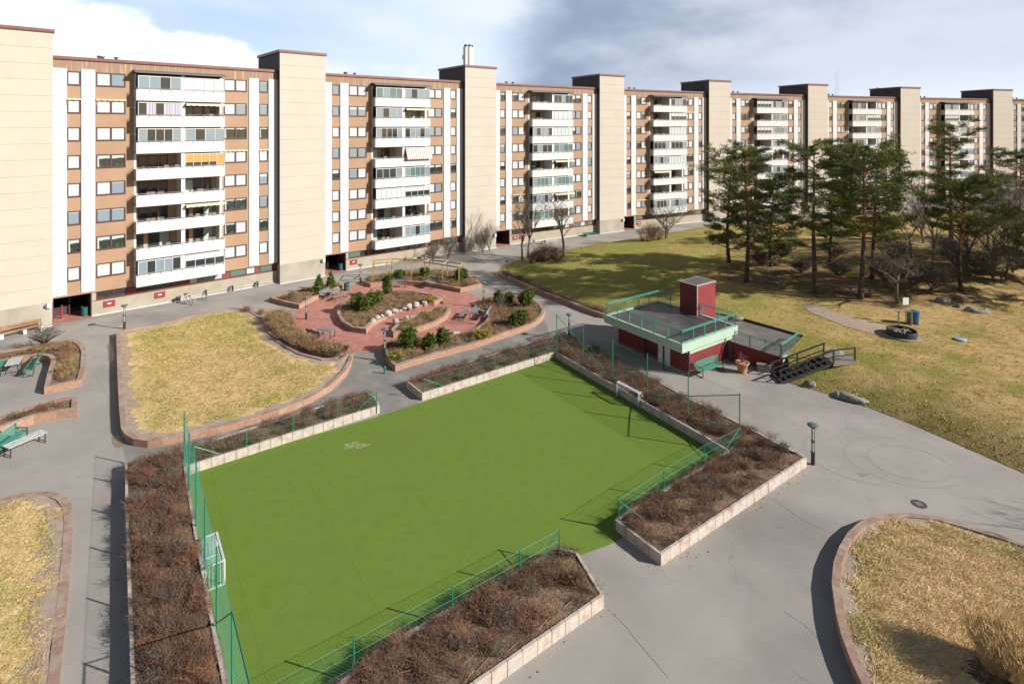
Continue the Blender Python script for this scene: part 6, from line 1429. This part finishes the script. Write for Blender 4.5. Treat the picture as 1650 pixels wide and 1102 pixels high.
# faint tyre circles on the asphalt and blown leaves along the kerbs
M['tyre'] = mat('tyre_rubbed_asphalt', (.240, .220, .197), .9, (.275, .252, .226), 2)
m = MB()
for (px, py, rx, w_, a0_, a1_) in ((1465, 745, 2.1, .10, 0, 5.6), (1455, 742, 3.0, .12, 1.2, 5.2), (1400, 735, 3.4, .10, 1.8, 4.4), (1310, 672, 1.9, .08, 1.6, 4.8)):
    c = G(px, py); n = 60; t = np.linspace(a0_, a1_, n)
    for i in range(n - 1): 
        P_ = [(c.x + r_ * math.cos(a), c.y + r_ * .8 * math.sin(a), .0045) for r_, a in ((rx, t[i]), (rx, t[i + 1]), (rx - w_, t[i + 1]), (rx - w_, t[i]))]; m.quad(*reversed(P_))
tag(m.build('tyre_marks', M['tyre']), kind='structure')
g = np.random.default_rng(77); P = []
for k in ('F1', 'F6', 'F23', 'F4', 'F5', 'D5', 'D1', 'E', 'lawnF', 'lawnA', 'I1'):
    ring = resample([tuple(q[:2]) for q in offset(BEDS[k][0], -.30)], .12); a = np.array(ring); P.append(a[g.random(len(a)) < .5])
P = np.vstack(P); P = P + g.normal(size=P.shape) * .22; pp_ = [(p.x, p.y) for p in PITCH]; P = np.vstack([P, sample(pp_, 260, 9)])
P = P[~np.any([inpoly(P, offset(BEDS[k][0], -.20)) for k in BEDS], axis=0)]
B = np.column_stack([P, np.full(len(P), .016)]); D_ = np.column_stack([g.normal(size=(len(P), 2)) * .022, np.zeros(len(P))]); S_ = np.column_stack([-D_[:, 1], D_[:, 0], np.zeros(len(P))]) * .7
V = np.stack([B - D_, B + S_, B + D_, B - S_], 1).reshape(-1, 3); Fq = np.arange(len(P) * 4).reshape(-1, 4)
tag(link('fallen_leaves', npmesh('fallen_leaves', V, Fq, [M['twigr']])), 'small brown leaves blown along the planter walls', 'leaves', kind='stuff')

for (px, py, tp, s_, lab) in [(1225, 428, 398, 61, 'bare undergrowth bush between the second and third pine'), (1290, 440, 408, 62, 'bare undergrowth bush left of the slender middle pine'), (1350, 445, 412, 63, 'bare undergrowth bush right of the slender middle pine'), (1425, 455, 412, 64, 'bare undergrowth bush behind the leaning leafless tree'), (1345, 415, 385, 65, 'pale bare bush behind the plank benches, farther up'), (1575, 445, 395, 66, 'bare undergrowth bush right behind the tall dark-trunked pine'), (1530, 410, 370, 67, 'bare undergrowth bush on the sunny hill top'), (1260, 415, 385, 68, 'pale bare bush in the shade behind the third pine')]:
    BT(lab, px, py, tp, s_, True, split0=.08, r0=.04, trunks=6, levels=4, spread=.75, cat='bush', group='bare thickets on the hill')

for (px, py, tp, s_, lab) in [(1618, 405, 262, 81, 'tall leafless tree at the right, twigs in front of the eighth stair tower'), (1560, 398, 285, 82, 'leafless tree with fine upright twigs behind the tall dark-trunked pine'), (1652, 400, 275, 83, 'leafless tree cut by the right edge, far back'), (1488, 392, 300, 84, 'leafless tree far back left of the tallest thin pine')]:
    BT(lab, px, py, tp, s_, split0=.2, r0=.16, levels=5, spread=.42, thin=.013, kids_=3)

m = MB()
for pts in ([(1264, 985), (1296, 1006), (1330, 1040)], [(985, 985), (1010, 1010), (1042, 1052), (1075, 1090)], [(1240, 800), (1290, 835), (1345, 862)], [(150, 600), (175, 640), (178, 700)], [(560, 612), (600, 622), (650, 650)], [(120, 530), (150, 545), (175, 562)]):
    q = [G(*p) for p in pts]; q = resample([tuple(v) for v in q], .5, False); gg = random.Random(len(pts)); q = [Vector(v) + Vector((gg.uniform(-.03, .03), gg.uniform(-.03, .03), .005)) for v in q]
    for i in range(len(q) - 1):
        u = (q[i + 1] - q[i]).normalized(); n_ = Vector((-u.y, u.x, 0)) * .009; m.quad(q[i] - n_, q[i + 1] - n_, q[i + 1] + n_, q[i] + n_)
tag(m.build('asphalt_seams', M['seam']), kind='structure')
for k_, (px, py, r) in enumerate([(1258, 849, .16), (1390, 765, .2), (640, 628, .45), (665, 640, .3), (1240, 700, .35), (400, 480, .3)]):
    c = G(px, py); gg = random.Random(k_); a1, a2 = gg.uniform(0, 6), gg.uniform(0, 6)
    pts = [(c.x + r * 1.5 * math.cos(t) * (1 + .3 * math.sin(3 * t + a1)), c.y + r * .8 * math.sin(t) * (1 + .35 * math.sin(5 * t + a2))) for t in np.linspace(0, 2 * math.pi, 20)[:-1]]
    tag(sheet('asphalt_stain', pts, .3, flat(.0035), [M['asphalt2']]), kind='structure')
